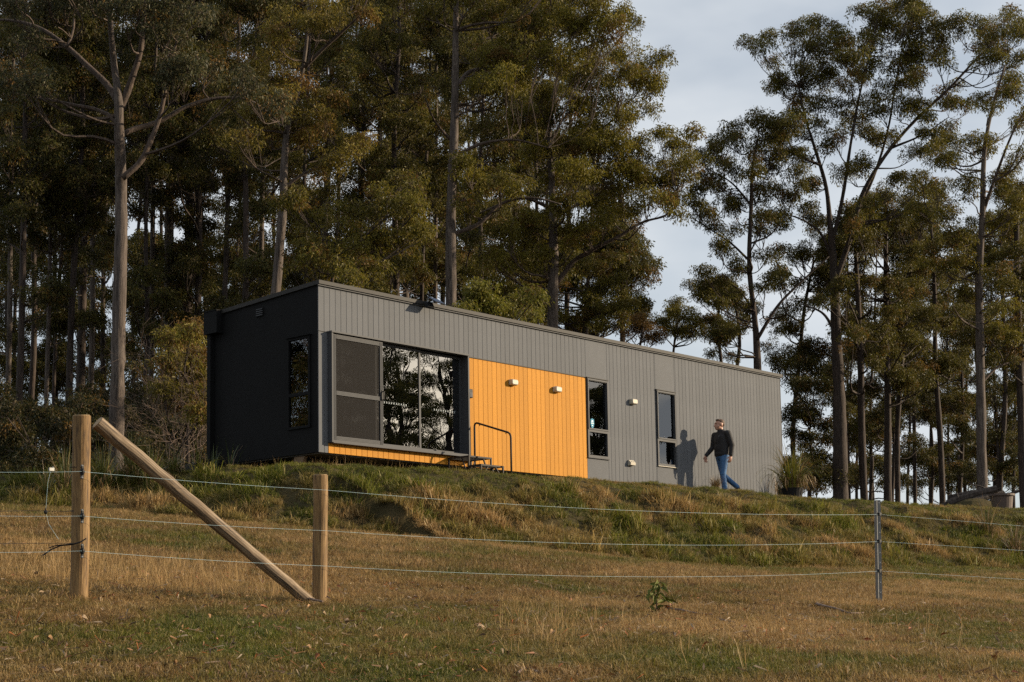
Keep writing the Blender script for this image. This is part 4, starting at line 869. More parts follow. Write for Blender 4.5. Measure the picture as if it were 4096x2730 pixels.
# low growth between the right-hand trunks
low = [("1830,900,34 1860,960,36 1840,1010,36 1870,1060,38 1830,1080,34 1880,1110,34 1900,990,32 1820,960,28 1850,850,34 1870,800,32 1890,900,30 1840,1120,30 1910,1080,28", 62, 1860), ("2010,900,34 2060,880,36 2030,960,34 2080,940,32 2050,840,34 2000,830,30 2090,1010,26 2000,1020,26", 68, 2050),
       ("2120,920,30 2160,900,30 2190,950,28 2140,970,28 2100,1060,24 2150,1080,24", 76, 2140), ("2270,880,28 2310,900,30 2340,950,28 2230,1010,26 2200,1080,26 2300,1010,28 2340,1050,28 2280,1090,24", 72, 2290), ("1950,1080,26 1990,1100,24 2070,1100,26 2030,1090,24", 78, 2000), ("2180,1110,24 2230,1100,22 2330,1110,24 2120,1120,20", 80, 2200), ("1915,860,26 1950,830,26 1960,900,24 1940,960,24", 80, 1940)]
lab = ['dense dark leafy tree against the far end of the house', 'leafy understorey tree between the two darkest right-hand trunks', 'sparse understorey tree left of the pale right-hand trunk', 'leafy understorey tree behind the log pile', 'low bush on the bank top right of the biggest tree', 'low scrub on the bank top left of the log pile', 'thin understorey tree behind the biggest trunk']
for k, (bs, d, u) in enumerate(low):
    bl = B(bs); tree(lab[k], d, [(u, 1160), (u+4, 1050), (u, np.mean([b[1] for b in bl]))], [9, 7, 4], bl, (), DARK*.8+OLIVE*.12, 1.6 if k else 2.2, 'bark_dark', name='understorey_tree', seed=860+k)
# --- forest behind and left of the house
LEFT = 'thin dark trunks in the forest left of the house'
lf = [(15, 32, 12), (42, 58, 15), (68, 92, 13), (104, 128, 10), (156, 190, 15), (182, 196, 19), (206, 218, 13), (120, 160, 8), (330, 345, 10), (388, 396, 23), (430, 436, 21), (455, 452, 16), (345, 352, 12), (505, 530, 12), (560, 566, 14)]
LL = ['slender gum at the very left edge of the picture', 'leaning slender gum second in from the left edge', 'slender gum leaning right, third in from the left edge', 'thin gum between the left edge group and the tall fence post', 'dark gum directly above the tall fence post, leaning right', 'pale-sided gum just right of the one above the tall fence post',
      'dark gum halfway between the tall fence post and the big forked gum', 'very thin gum left of the tall fence post line, leaning', 'thin gum just right of the big forked gum', 'stoutest dark gum between the big forked gum and the house', 'dark gum close beside the stoutest one left of the house', 'leaning gum just left of the rainwater head', 'thin gum close behind the right side of the big forked gum', 'thin gum above the left end of the roof', 'slim gum above the wall vent behind the roof']
for k, (u0, u1, w) in enumerate(lf):
    r = random.Random(k); d = r.uniform(50, 72)
    tk = [(u0, 1000), (u0+(u1-u0)*.3+r.uniform(-4, 4), 750), (u0+(u1-u0)*.6+r.uniform(-5, 5), 520), (u1, 280), (u1+r.uniform(-10, 25), 60), (u1+r.uniform(-15, 35), -120)]
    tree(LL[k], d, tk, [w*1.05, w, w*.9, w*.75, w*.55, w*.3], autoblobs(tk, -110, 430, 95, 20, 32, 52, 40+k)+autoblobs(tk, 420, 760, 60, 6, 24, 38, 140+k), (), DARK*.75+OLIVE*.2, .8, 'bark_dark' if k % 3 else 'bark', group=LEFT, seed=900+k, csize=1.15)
MID = 'trunks in the forest behind the roof'
mf = [(865, 872, 12), (910, 908, 15), (935, 932, 14), (968, 985, 9), (745, 760, 11), (700, 706, 10), (1000, 1003, 10), (1105, 1110, 11), (1180, 1190, 11), (1230, 1225, 9), (600, 610, 12), (820, 835, 13)]
ML = ['thin gum behind the roof above the insect screen', 'dark gum behind the roof above the left glass door pane', 'slim gum close right of the dark one above the glass door', 'very thin gum above the solar flood light', 'thin gum straight above the near corner of the roof', 'thin gum just left of the near roof corner, beside the rusty-crowned tree',
      'thin gum close left of the tall straight gum', 'slim gum close right of the tall straight gum', 'slim gum midway between the tall straight gum and the spreading one', 'thin gum close left of the spreading gum', 'slim gum left of the rusty-crowned tree', 'gum behind the roof between the near corner and the screen door']
for k, (u0, u1, w) in enumerate(mf):
    r = random.Random(50+k); d = r.uniform(60, 78)
    tk = [(u0, 760), (u0+r.uniform(-4, 4), 600), (u0+(u1-u0)*.6+r.uniform(-6, 6), 420), (u1, 240), (u1+r.uniform(-15, 15), 60), (u1+r.uniform(-20, 20), -120)]
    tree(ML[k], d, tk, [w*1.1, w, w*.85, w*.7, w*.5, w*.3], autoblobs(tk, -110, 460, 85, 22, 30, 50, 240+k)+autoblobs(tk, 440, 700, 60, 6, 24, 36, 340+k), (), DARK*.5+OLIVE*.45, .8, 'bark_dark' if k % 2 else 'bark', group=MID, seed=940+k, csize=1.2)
DEEP = 'far trunks deep in the forest'
for k in range(34):
    r = random.Random(300+k); u0 = -90+k*46+r.uniform(-18, 18); d = r.uniform(80, 105); w = r.uniform(7, 12); u1 = u0+r.uniform(-10, 20)
    tk = [(u0, 960), (u0+r.uniform(-4, 4), 700), (u1, 420), (u1+r.uniform(-12, 12), 150), (u1+r.uniform(-15, 15), -100)]
    if u0 > 1330: tk = [(u, max(v, 330+(u0-1330)*2.2) if v < 400 else v) for u, v in tk]
    top = -120 if u0 < 1330 else 350+(u0-1330)*2.2
    tree('faint slender gum deep in the forest', d, tk, [w*1.1, w, w*.85, w*.6, w*.3], autoblobs(tk, top, 620 if u0 < 480 else 640, 70, 16 if u0 < 1330 else 10, 30, 50, 1340+k)+autoblobs(tk, 560, 900, 50, 9 if u0 < 480 else 8, 26, 40, 1440+k), (), DARK*.6+OLIVE*.3, .5, 'bark_dark', group=DEEP, seed=1500+k, csize=1.7)
for k in range(12):
    r = random.Random(520+k); u0 = 1940+k*38+r.uniform(-12, 12); d = r.uniform(82, 105); w = r.uniform(6, 9); u1 = u0+r.uniform(-14, 14)
    tk = [(u0, 1160), (u0+r.uniform(-6, 6), 950), (u1, 760), (u1+r.uniform(-14, 14), 560)]
    tree('faint thin gum far behind the right-hand stand', d, tk, [w, w*.8, w*.6, w*.3], autoblobs(tk, 520, 1120, 46, 16, 18, 30, 1740+k), (), DARK*.45+OLIVE*.4, .55, 'bark_dark', group='far thin gums behind the right-hand stand', seed=1800+k, csize=1.5)
OUT = 'gums of the forest further left, mirrored in the end window'
for k in range(14):
    r = random.Random(400+k); x = r.uniform(-48, -14); y = r.uniform(16, 44)-(.5*(x+14)); base = np.array((x, y, hz(x, y)))
    q = base-CAM; d = float(q@FW); u = (2048+F_PX*(q@RT)/d)/K; v = (1365+SHIFT_PX-F_PX*(q@UP)/d)/K
    if u > -120 or d < 20: continue
    sc_ = PXM/d; tk = [(u, v), (u+r.uniform(-.3, .3)*sc_, v-7*sc_), (u+r.uniform(-.6, .6)*sc_, v-14*sc_), (u, v-20*sc_)]
    tree('gum further left in the forest beyond the picture edge', d, tk, [.36*sc_, .32*sc_, .24*sc_, .08*sc_], [(u+r.uniform(-3, 3)*sc_, v-r.uniform(1, 20)*sc_, r.uniform(.8, 1.3)*sc_) for _ in range(24)], (), DARK, .6, 'bark_dark', group=OUT, seed=1600+k, csize=1.6)
# --- undergrowth along the forest edge, left
ub = [(-20, 960, 70, 46), (60, 1010, 75, 44), (150, 990, 70, 48), (215, 1020, 60, 46), (330, 1000, 60, 48), (20, 1090, 60, 40), (110, 1090, 60, 40), (190, 1100, 50, 41), (360, 930, 50, 54), (320, 960, 50, 52), (-10, 960, 50, 60), (100, 970, 45, 62), (210, 975, 45, 60), (450, 930, 45, 52), (300, 1060, 50, 44), (390, 1000, 50, 50), (450, 1030, 45, 48), (480, 960, 40, 55), (380, 1080, 40, 46), (470, 1080, 35, 45), (20, 1000, 60, 58), (250, 960, 55, 60), (0, 1130, 45, 38), (70, 1140, 40, 38)]
for k, (u, v, rp, d) in enumerate(ub):
    r = random.Random(k+7); bl = [(u+r.uniform(-1, 1)*rp, v+r.uniform(-.8, .8)*rp, rp*r.uniform(.4, .65)) for _ in range(9)]
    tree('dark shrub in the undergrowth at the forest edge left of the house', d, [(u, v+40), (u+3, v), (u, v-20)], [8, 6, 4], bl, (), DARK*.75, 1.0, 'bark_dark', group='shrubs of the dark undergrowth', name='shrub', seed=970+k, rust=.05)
tree('golden green shrub behind the left end of the house', 37, [(432, 1060), (430, 940), (428, 850)], [8, 6, 4], B("410,790,26 440,780,26 425,830,30 455,830,26 400,850,28 440,870,30 415,910,28 455,910,26 460,870,24 395,900,24 465,950,24 430,760,16"), (), LIMEY*.75+RUST*.3, 1.25, 'bark_dark', name='shrub', seed=36, rust=.3)
def bare_shrub():
    r = np.random.default_rng(77); d = 36; b = at(418, 1095, d); b[2] = hz(b[0], b[1])-.1
    o = empty('bare_shrub', b, label='leafless twiggy brown shrub between the big trunk and the house', cat='shrub'); mb = MB()
    def grow(p, q, rad, lev):
        n = 6; t = np.linspace(0, 1, n); P = np.outer(1-t, p)+np.outer(t, q); P[1:-1] += r.normal(0, .035, (n-2, 3))*np.linalg.norm(q-p)
        mb.tube(P-b, np.linspace(rad, rad*.5, n), 4, cap=False)
        if lev == 0: return
        for k in range(5 if lev > 1 else 6):
            s = P[int(r.integers(2, n))]; dv = (q-p)/np.linalg.norm(q-p)+r.normal(0, .62, 3); dv[2] += .1; dv /= np.linalg.norm(dv)
            grow(s, s+dv*np.linalg.norm(q-p)*r.uniform(.45, .75), rad*.5, lev-1)
    for k in range(7):
        u, v = 418+r.uniform(-75, 48), r.uniform(930, 1010); grow(b, at(u, v, d+r.normal(0, .5)), .016, 3)
    M['deadtwig'] = mat('dead_twig', (.17, .12, .09), .9, .2, 10)
    mb.build('stems', M['deadtwig'], o, kind='stuff')
bare_shrub()
# --- trees across the paddock to the right, out of frame, seen mirrored in the glass
far = [(64, -68, 26, .5), (72, -70, 27, .52), (80, -68, 25, .48), (88, -72, 26, .5), (97, -70, 24, .45), (68, -80, 29, .5), (84, -82, 28, .5), (106, -74, 25, .45), (61, -62, 23, .4), (69, -63, 25, .42), (76, -64, 24, .42), (83, -63, 22, .4), (92, -65, 23, .4)]
for k, (x, y, h, rr) in enumerate(far):
    r = np.random.default_rng(k+60); g = hz(x, y); base = np.array((x, y, g-.3))
    o = empty('gum_tree', base, label='gum across the paddock, mirrored in the glass door', cat='tree', group='gums across the paddock seen only in the glass')
    pth = smooth_path([(0, 0, 0), (r.normal(0, .3), r.normal(0, .3), h*.4), (r.normal(0, .8), r.normal(0, .8), h*.7), (r.normal(0, 1), r.normal(0, 1), h)], 18)
    MB().tube(pth, np.linspace(rr, .05, 18), 10, wob=.03).build('trunk', M['bark_dark'], o, smooth=True)
    br = MB(); P = []
    for i in range(58):
        zz = h*r.uniform(.22, 1.0); a = r.uniform(0, 6.28); q = (2.2+2.8*math.sin(math.pi*min(1, zz/h)))*r.uniform(.3, 1); j = int(zz/h*.8*17); c = np.array((math.cos(a)*q, math.sin(a)*q, zz))
        br.tube(smooth_path([pth[j], (pth[j]+c)/2-np.array((0, 0, .3)), c], 6), np.linspace(.06, .012, 6), 5, cap=False)
        n = 12; dd_ = r.standard_normal((n, 3)); dd_[:, 2] = abs(dd_[:, 2])*.6; P.append(c+dd_*np.array((.55, .55, .4)))
    br.build('branches', M['bark_dark'], o, kind='stuff'); P = np.concatenate(P); nn = len(P)
    scatter('crown', P, np.c_[r.normal(0, .25, nn), r.normal(0, .25, nn), r.uniform(0, 6.28, nn)], r.uniform(1.0, 1.7, nn), r.integers(0, 5, nn), np.tile(DARK*1.6, (nn, 1)), LEAVES, parent=o, kind='stuff')

# ------------------------------------------------------------------ strappy plants, pots, log pile
def strap_plant(name, base, n, ln, wid, cols, label, cat, lean=.6, seed=1, dead=.25, stalk=0, parent=None, group=None):
    r = np.random.default_rng(seed); V = []; Fc = []; lv = []; cc = []
    for k in range(n+stalk):
        st_ = k >= n
        a = r.uniform(0, 2*np.pi); o2 = np.array([math.cos(a), math.sin(a), 0]); b0 = o2*r.random()*ln*.16
        L_ = ln*r.uniform(.55, 1.1)*(1.25 if st_ else 1); le = (lean*r.uniform(.1, 1.5))*(.35 if st_ else 1); w = wid*r.uniform(.6, 1.2)*(.4 if st_ else 1)
        s = np.array([-o2[1], o2[0], 0]); p = b0.copy(); el = math.pi/2-.25*le; b = len(V); m_ = 6; isd = r.random() < dead
        if isd and not st_: le *= 1.6
        for i in range(m_):
            ww = w*(1-i/(m_-1))**.6 if i else w*.8
            V += [p-s*ww, p+s*ww]
            p = p+(o2*math.cos(el)+np.array([0, 0, math.sin(el)]))*L_/(m_-1); el -= le*.5*(.4+i*.25)
        q = r.random()*.68
        c = (np.array([.30, .2, .1]) if (isd or st_) else np.array(cols[0])*(1-(t_ := r.random()))+np.array(cols[1])*t_)*r.uniform(.8, 1.2)
        for i in range(m_-1): Fc.append((b+2*i, b+2*i+1, b+2*i+3, b+2*i+2)); lv.append(q); cc.append(c)
    me = fast_mesh(name, V, Fc, lv, [M['strap']])
    a = me.attributes.new('col', 'FLOAT_COLOR', 'FACE'); a.data.foreach_set('color', np.concatenate([np.array(cc, np.float32), np.ones((len(cc), 1), np.float32)], 1).ravel())
    o = link(name, me, parent); 
    if parent is None: seth(o, label, cat, group)
    o.location = Vector(base); return o
GRN, YGR = (.08, .10, .02), (.24, .21, .03)
pp = at(1818, 1128, 38.6); pp = np.array((12.90, -1.55, 0)); pp[2] = hz(pp[0], pp[1])
pot = empty('potted_plant', pp, label='clumping strap-leaf plant in a black pot at the right end of the house', cat='potted plant')
MB().tube([(0, 0, -.03), (0, 0, .26), (0, 0, .30), (0, 0, .30), (0, 0, .22)], [.19, .25, .26, .235, .22], 20).build('pot', M['black'], pot, smooth=False)
strap_plant('leaves', (0, 0, .2), 340, 1.15, .015, (GRN, YGR), None, None, 1.1, 3, .35, 4, parent=pot)
shadow_clump_pos = np.array((14.5, -.24, hz(14.5, -.24)))  # dark leaves added where the potted plant's shadow falls on the wall
strap_plant('strap_plant', shadow_clump_pos, 60, .75, .010, ((.03, .035, .015), (.06, .05, .03)), 'dark strap-leaf clump standing in for the cast shadow of the potted one', 'plant', .4, 5, .3)
lbl = ['long-leaved grass tussock left of the tall post', 'grass tussock just right of the tall post', 'grass tussock at the foot of the big pale trunk', 'grass tussock under the diagonal brace', 'grass tussock on the bank shoulder left of the house', 'small tussock furthest left on the bank']
for k, (u, v, d, ln) in enumerate(((150, 1150, 27.2, .95), (235, 1140, 27.6, .9), (300, 1125, 28.0, .95), (345, 1130, 27.6, .8), (400, 1118, 28.2, .5), (105, 1158, 27.0, .6))):
    p = at(u, v, d); p[2] = hz(p[0], p[1])-.02
    strap_plant('grass_tussock', p, 170, ln, .009, ((.07, .09, .02), (.17, .16, .04)), lbl[k], 'tussock', .95, 20+k, .22, 7, group='tussocks on the left shoulder of the bank')
p = np.array((9.55, -1.75, hz(9.55, -1.75))); strap_plant('grass_tussock', p, 200, .42, .006, ((.12, .08, .03), (.17, .12, .05)), 'brown dry tussock on the bank below the second slot window', 'tussock', .7, 41, .5, 6)
for k, (u, d, lb) in enumerate(((2270, 36.5, 'left one of the reedy clumps hanging on the bank at far right'), (2330, 36.0, 'right one of the reedy clumps hanging on the bank at far right'))):
    p = at(u, 1235, d); p[2] = hz(p[0], p[1]); strap_plant('reed_clump', p, 150, .95, .010, ((.08, .08, .02), (.16, .13, .04)), lb, 'reeds', 1.1, 50+k, .45, 4)
for k, (y, lb) in enumerate(((2.0, 'upright strap plant against the dark end wall'), (1.5, 'thinner strap plant against the dark end wall'))):
    p = np.array((-.25, y+.6, 0)); p[2] = hz(p[0], p[1]); strap_plant('strap_plant', p, 26 if k == 0 else 12, .75, .014, ((.06, .08, .02), (.10, .12, .03)), lb, 'plant', .35, 60+k, .1)
p = at(452, 1095, 30.6); p[2] = hz(p[0], p[1])
o = empty('planter_box', p, label='square black planter box beside the downpipe', cat='planter'); MB().box(-.16, .16, -.16, .16, -.2, .38).build('box', M['black'], o, bevel=.01)
strap_plant('leaves', (0, 0, .36), 18, .5, .01, (GRN, YGR), None, None, .4, 71, .2, 0, parent=o)
# grass heads of the bank as denser green clumps
# log pile and tub
lp = at(2240, 1150, 44); lp = np.array((lp[0], lp[1], hz(lp[0], lp[1])))
M['log'] = bark_mat('grey_log', (.06, .048, .04), (.02, .016, .013), (.13, .11, .095))
lo = [((-1.0, .2, .25), (.9, .0, .95), .14, 'thickest grey log lying across the pile'), ((-1.2, .3, .1), (.3, .1, .75), .11, 'log sloping up at the left of the pile'), ((-.6, -.2, .15), (1.2, .1, .75), .10, 'log lying level at the front of the pile'), ((-.9, .4, .6), (.7, .3, .92), .08, 'thin log on top of the pile'), ((.2, .3, .1), (1.8, .0, .85), .05, 'thin branch sticking out right of the pile')]
for a, b, rad, lb in lo:
    a = np.array(a); b = np.array(b); dirx = RT[:2]/np.linalg.norm(RT[:2]); 
    f3 = lambda q: np.array((dirx[0]*q[0]*.68+FW[0]*q[1], dirx[1]*q[0]*.68+FW[1]*q[1], q[2]*.55+.30))
    P = smooth_path([f3(a), f3((a+b)/2+np.array((0, 0, .05))), f3(b)], 8); o = empty('log', lp+P[0], label=lb, cat='log', group='logs of the pile'); MB().tube(P-P[0], np.linspace(rad, rad*.75, 8), 9, wob=.06).build('bark', M['log'], o)
for k in range(9):
    r = random.Random(k); dirx = RT[:2]/np.linalg.norm(RT[:2]); a = r.uniform(-.75, .65); q = np.array((dirx[0]*a+FW[0]*.2, dirx[1]*a+FW[1]*.2, r.uniform(.35, .75))); e = np.array((dirx[0]*r.uniform(-.8, .8), dirx[1]*r.uniform(-.8, .8), r.uniform(-.2, .35)))
    MB().tube(smooth_path([q, q+e*.5+np.array((0, 0, .05)), q+e], 6), np.linspace(.03, .01, 6), 5).build('fallen_branch', M['log'], label='thin dead branch in the log pile', cat='branch', group='branches in the log pile').location = Vector(lp)
mp_ = MB(); mp_.ell((0, 0, .2), (.85, .6, .38), 14, 8); 
mo = mp_.build('soil_mound', M['ground'], label='low earth mound under the log pile', cat='mound'); mo.location = Vector(lp)
tb = at(2303, 1165, 42.5); tb[2] = hz(tb[0], tb[1])
M['tub'] = mat('dusty_tub', (.085, .058, .045), .7, .15, 6)
o = empty('planter_tub', tb, label='round brown tub with a rim beside the log pile', cat='tub'); MB().tube([(0, 0, .0), (0, 0, .50), (0, 0, .505), (0, 0, .56), (0, 0, .56), (0, 0, .45)], [.23, .29, .33, .33, .29, .27], 22).build('body', M['tub'], o)

# ------------------------------------------------------------------ foreground sapling, sticks, fallen leaves
def ground_at(u, v):
    lo_, hi_ = 6.0, 40.0
    for _ in range(60):
        k = np.linspace(lo_, hi_, 30); P = np.array([at(u, v, q) for q in k]); below = P[:, 2] < height(P[:, 0], P[:, 1]); 
        if not below.any(): return at(u, v, 12)
        i = int(np.argmax(below)); 
        if i == 0: return P[0]
        lo_, hi_ = k[i-1], k[i]
        if hi_-lo_ < .005: break
    return P[i]
sp = ground_at(1512, 1408); ds = float((sp-CAM)@FW)
sap = empty('gum_sapling', sp, label='little gum seedling with broad leaves growing in the paddock', cat='sapling')
r = np.random.default_rng(4)
stem = smooth_path([(0, 0, -.02), at(1508, 1385, ds)-sp, at(1510, 1360, ds)-sp, at(1514, 1338, ds)-sp], 10); MB().tube(stem, np.linspace(.006, .002, 10), 6).build('stem', M['twig'], sap)
M['sapleaf'] = mat('sapling_leaf', (.11, .12, .018), .6, .4, 14, spec=.15)
M['saprust'] = mat('sapling_old_leaf', (.26, .095, .02), .5, .3, 14)
def big_leaf(L_, w):
    b = MB(); ts = np.linspace(0, 1, 6); prof = [0.05, .7, 1, .85, .5, .02]; V = []
    for t_, q in zip(ts, prof): V += [(-w*q, t_*L_, .012*q-.05*t_*t_), (0, t_*L_, -.05*t_*t_), (w*q, t_*L_, .012*q-.05*t_*t_)]
    return V, [(3*i+j, 3*i+j+1, 3*i+4+j, 3*i+3+j) for i in range(5) for j in range(2)]
for mt_i, (mk, cnt) in enumerate((('sapleaf', 26), ('saprust', 5))):
    ms = []
    for q in range(3): ms.append(MB().add(*big_leaf(.075+.015*q, .017)).mesh('leaf', M[mk]))
    for k in range(cnt):
        o = link('leaf', ms[k % 3], sap); j = int(r.integers(3, 10)); sd_ = r.choice([-1, 1]); pos = stem[j]+RT*r.normal(0, .035)*(10-j)/4+np.array((0, 0, r.normal(0, .02)))
        if mk == 'saprust': pos = stem[3]+RT*r.uniform(.03, .12)+np.array((0, 0, -.02+r.normal(0, .02)))
        o.location = Vector(pos); o.rotation_euler = (r.normal(-.3, .5), r.normal(0, .6), r.uniform(0, 6.28)); o.scale = (1, 1, 1)
M['stick'] = mat('dead_stick', (.16, .11, .085), .9, .4, 25)
for (pts, rad, lb) in ((((1530, 1408), (1560, 1412), (1600, 1420), (1638, 1424)), .012, 'curved dead stick lying right of the seedling'), (((1876, 1398), (1920, 1408), (1962, 1420), (1985, 1418)), .012, 'long dark stick on the grass left of the steel post'), (((1655, 1432), (1690, 1440)), .007, 'short stick below the curved dead stick'),
                      (((1190, 1561), (1212, 1549), (1236, 1558)), .007, 'pale bent twig at the bottom of the paddock'), (((690, 1385), (722, 1392), (742, 1396)), .016, 'pale piece of bark at the foot of the short post'), (((470, 1536), (520, 1532), (550, 1544)), .005, 'thin pale straw twig near the lower left')):
    P = np.array([ground_at(*q) for q in pts]); P[:, 2] += rad*1.5+.02; P = smooth_path(P, 10) if len(P) > 2 else P
    MB().tube(P-P[0], np.linspace(rad, rad*.5, len(P)), 6, wob=.12).build('fallen_stick', M['stick'], label=lb, cat='stick').location = Vector(P[0])
lm = [mat('fallen_leaf_tan', (.32, .18, .08), .8, .3, 20), mat('fallen_leaf_pale', (.34, .25, .165), .8, .2, 20, spec=.1), mat('fallen_leaf_rust', (.30, .10, .035), .7, .3, 20), mat('fallen_leaf_brown', (.12, .07, .045), .7, .3, 20)]
lmesh = [MB().add(*big_leaf(L_, w)).mesh('fallen_leaf', mt) for mt in lm for L_, w in ((.07, .017), (.09, .014), (.055, .02))]
r = np.random.default_rng(8)
FL = []
for k in range(290):
    dd_ = r.uniform(8.0, 15)**1.0; lat = (r.random()-.5)*2*.33*dd_
    if r.random() < .45: lat = -abs(lat)
    xx = CAM[0]+dd_*math.sin(YAW)+lat*math.cos(YAW); yy = CAM[1]+dd_*math.cos(YAW)-lat*math.sin(YAW); FL.append((xx, yy))
FL = np.array(FL); FZ = height(FL[:, 0], FL[:, 1])
for (xx, yy), zz in zip(FL, FZ):
    o = link('fallen_leaf', lmesh[int(r.choice(12, p=np.array([3, 3, 3, 2, 2, 2, 1.2, 1.2, 1.2, 2, 2, 2])/24.6))], label='dry curled gum leaf lying on the paddock grass', cat='leaf', group='fallen gum leaves on the paddock'); o.location = (xx, yy, zz+r.uniform(.03, .06))
    o.rotation_euler = (r.normal(0, .5), r.normal(0, .5), r.uniform(0, 6.28)); s = r.uniform(.45, .85); o.scale = (s, s, s)

# ------------------------------------------------------------------ the walking man
def capsule(mb, p, q, r0, r1, n=14):
    p, q = np.array(p, float), np.array(q, float); d = q-p; L_ = np.linalg.norm(d); d /= L_
    ts = [-.98, -.7, -.35, 0]; P = [p+d*r0*t_ for t_ in ts]; Rr = [r0*math.sqrt(max(0, 1-t_*t_)) for t_ in ts]
    P += [p+d*L_*t_ for t_ in (.33, .66)]; Rr += [r0+(r1-r0)*t_ for t_ in (.33, .66)]
    P += [q+d*r1*t_ for t_ in (0, .35, .7, .98)]; Rr += [r1*math.sqrt(max(0, 1-t_*t_)) for t_ in (0, .35, .7, .98)]
    mb.tube(P, Rr, n)
def fused(name, mb, mt, parent, vox, smooth=6):
    o = mb.build(name, mt, parent, smooth=True)
    bm = bmesh.new(); bm.from_mesh(o.data); bmesh.ops.remove_doubles(bm, verts=bm.verts, dist=1e-5); bmesh.ops.recalc_face_normals(bm, faces=bm.faces); bm.to_mesh(o.data); bm.free()
    rm = o.modifiers.new('fuse', 'REMESH'); rm.mode = 'VOXEL'; rm.voxel_size = vox; rm.use_smooth_shade = True
    sm = o.modifiers.new('soften', 'SMOOTH'); sm.iterations = smooth; sm.factor = .5
    return o
M['skin'] = mat('skin', (.42, .22, .15), .5, .08, 20); M['jacket'] = mat('charcoal_jacket', (.016, .015, .017), .8, .25, 30, .4, 25); M['jeans'] = mat('blue_jeans', (.045, .12, .26), .8, .25, 9, .5, 14)
M['hair'] = mat('sandy_hair', (.075, .038, .02), .7, .3, 60); M['shoe'] = mat('dark_shoe', (.035, .022, .02), .6, .2, 20)
MX, MY = 11.60, -.56
mz = hz(MX-.05, MY)
man = empty('person', (MX, MY, mz), label='walking man in a black jacket and blue jeans in front of the wall', cat='person')
man.rotation_euler = (0, 0, R_(156))            # local +x is forward
man.scale = (1.09, 1.10, .985)
J = dict(pel=(0, 0, .94), waist=(.0, 0, 1.08), chest=(.0, 0, 1.30), neck=(.015, 0, 1.47), head=(.05, 0, 1.635),
         lh=(.0, .095, .92), lk=(.06, .10, .50), la=(.015, .10, .085), rh=(.0, -.095, .92), rk=(-.07, -.09, .50), ra=(-.40, -.09, .235),
         ls=(-.02, .205, 1.425), le=(-.085, .245, 1.15), lw=(-.05, .25, .90), rs=(.03, -.205, 1.425), re=(.05, -.265, 1.15), rw=(.235, -.26, .945))
J = {k: np.array(v) for k, v in J.items()}
b = MB()
capsule(b, J['pel'], J['chest'], .09, .10); capsule(b, J['lh'], J['lk'], .08, .052); capsule(b, J['lk'], J['la'], .05, .036); capsule(b, J['rh'], J['rk'], .08, .052); capsule(b, J['rk'], J['ra'], .05, .036)
for s in 'lr': capsule(b, J[s+'s'], J[s+'e'], .047, .038); capsule(b, J[s+'e'], J[s+'w'], .036, .026); capsule(b, J['chest']+np.array((0, .08 if s == 'l' else -.08, .1)), J[s+'s'], .06, .05)
capsule(b, J['neck']-np.array((.01, 0, .06)), J['neck']+np.array((.012, 0, .09)), .06, .054)
h = J['head']; b.ell(h+np.array((-.015, 0, .03)), (.098, .077, .098), 18, 12); b.ell(h+np.array((.03, 0, -.03)), (.068, .062, .085), 16, 10); b.ell(h+np.array((.055, 0, -.088)), (.038, .038, .028), 12, 8)
b.tube([h+np.array((.093, 0, .02)), h+np.array((.112, 0, -.012)), h+np.array((.118, 0, -.028)), h+np.array((.092, 0, -.038))], [.010, .013, .016, .012], 8)           # nose
b.ell(h+np.array((.084, 0, .037)), (.018, .052, .012), 12, 6); b.ell(h+np.array((.094, 0, -.058)), (.012, .027, .008), 10, 6); b.ell(h+np.array((.09, 0, -.072)), (.012, .024, .007), 10, 6)   # brow, lips
for s in (-1, 1): b.ell(h+np.array((-.012, s*.08, -.005)), (.022, .010, .034), 10, 8)
def hand(mb, w, dirv, side, curl):
    """palm with four unequal fingers and a thumb leaving its side"""
    d = np.array(dirv, float); d /= np.linalg.norm(d); fwd = np.array((1.0, 0, 0)); fwd = fwd-d*(d@fwd); fwd /= np.linalg.norm(fwd); inn = np.cross(d, fwd)*side
    if inn[1]*side > 0: inn = -inn
    pc = w+d*.05; Mx = Matrix(np.array([fwd*.042, inn*.017, d*.055]).T.tolist()); mb.ell(pc, (1, 1, 1), 12, 8, Mx)
    for i, (o_, L_) in enumerate(((.031, .072), (.011, .080), (-.010, .075), (-.029, .058))):
        k0 = w+d*.092+fwd*o_; k1 = k0+(d*math.cos(curl*.5)+inn*math.sin(curl*.5))*L_*.45; k2 = k1+(d*math.cos(curl*1.3)+inn*math.sin(curl*1.3))*L_*.32; k3 = k2+(d*math.cos(curl*2)+inn*math.sin(curl*2))*L_*.26
        mb.tube([k0-d*.03, k0, k1, k2, k3], [.0095, .0095, .009, .0082, .0068], 8)
    t0 = w+d*.03+fwd*.034; t1 = t0+(d*.7+fwd*.6+inn*.3)*.035; t2 = t1+(d*.9+fwd*.2+inn*.3)*.032; mb.tube([w+d*.02+fwd*.02, t0, t1, t2], [.012, .0125, .0105, .008], 8)
hand(b, J['lw'], J['lw']-J['le']+np.array((.03, 0, 0)), 1, .55); hand(b, J['rw'], np.array((.05, 0, -1)), -1, .6)
fused('body', b, M['skin'], man, .0065, 3)
c = MB()   # eyes
for s in (-1, 1): MB().ell(h+np.array((.083, s*.03, .012)), (.008, .011, .006), 8, 6).build('eye', M['cream'], man); MB().ell(h+np.array((.0905, s*.03, .012)), (.003, .005, .005), 8, 6).build('iris', M['black'], man)
hr = MB(); hr.ell(h+np.array((-.030, 0, .068)), (.092, .080, .072), 18, 10); hr.ell(h+np.array((-.060, 0, .02)), (.058, .074, .07), 16, 10); hr.ell(h+np.array((.022, 0, .115)), (.056, .055, .024), 14, 8)
fused('hair', hr, M['hair'], man, .009, 2)
j = MB()
for yy in (-.075, 0, .075): capsule(j, (.0, yy, .97), (.0, yy, 1.33), .118, .122)
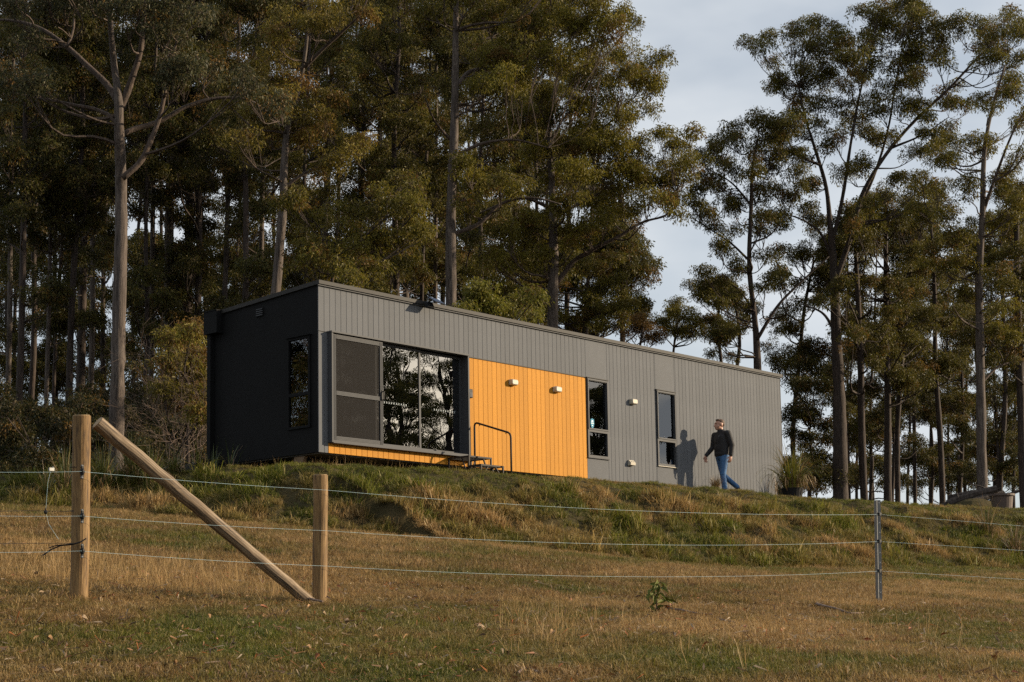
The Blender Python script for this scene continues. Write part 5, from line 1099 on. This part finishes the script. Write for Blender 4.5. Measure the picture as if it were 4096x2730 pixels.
j.ell((0, 0, 1.30), (.125, .178, .19), 20, 12); j.ell((.0, 0, 1.10), (.150, .182, .18), 20, 12); j.ell((0, 0, .97), (.150, .180, .10), 20, 10); j.ell((.055, 0, 1.27), (.085, .13, .14), 16, 10)
for s, sg in (('l', 1), ('r', -1)):
    capsule(j, np.array((-.0, .06*sg, 1.44)), J[s+'s']+np.array((0, 0, -.005)), .065, .072); capsule(j, J[s+'s'], J[s+'e'], .074, .060); capsule(j, J[s+'e'], J[s+'w']*.9+J[s+'e']*.1, .058, .044)
    for t_ in (.25, .5, .8): j.ell(J[s+'e']*(1-t_)+J[s+'w']*t_, (.058-.012*t_, .056-.012*t_, .018), 12, 6)
    j.ell(J[s+'e'], (.063, .061, .05), 12, 6)
j.tube([(0.0, 0, 1.44), (.008, 0, 1.49), (.012, 0, 1.535)], [.088, .078, .074], 18)
fused('jacket', j, M['jacket'], man, .009, 10)
MB().box(-.035, .035, -.0015, .0015, -.005, .005, Matrix.Translation((.118, .085, 1.36)) @ Euler((0, R_(-8), R_(60))).to_matrix().to_4x4()).build('chest_print', M['decal'], man)
je = MB(); je.ell((0, 0, .93), (.122, .158, .11), 18, 10)
capsule(je, J['lh'], J['lk'], .093, .066); capsule(je, J['lk'], J['la']+np.array((0, 0, .0)), .063, .056); capsule(je, J['rh'], J['rk'], .093, .066); capsule(je, J['rk'], J['ra'], .063, .054)
for s in 'lr':
    for t_ in (.2, .45, .75, .95): je.ell(J[s+'k']*(1-t_)+J[s+'a']*t_+np.array((.006, 0, 0)), (.064-.008*t_, .062-.008*t_, .016), 12, 6)
    je.ell(J[s+'k'], (.070, .067, .03), 12, 6)
fused('jeans', je, M['jeans'], man, .0085, 4)
for s, toe in (('l', (.19, .0, -.03)), ('r', (.10, 0, -.19))):
    f = MB(); a = J[s+'a']; tv = np.array(toe); capsule(f, a+np.array((-.02, 0, -.03)), a+tv*.45+np.array((0, 0, -.015)), .045, .046); capsule(f, a+tv*.4+np.array((0, 0, -.015)), a+tv, .046, .034); fused('shoe', f, M['shoe'], man, .009, 3)
bpy.context.view_layer.update()
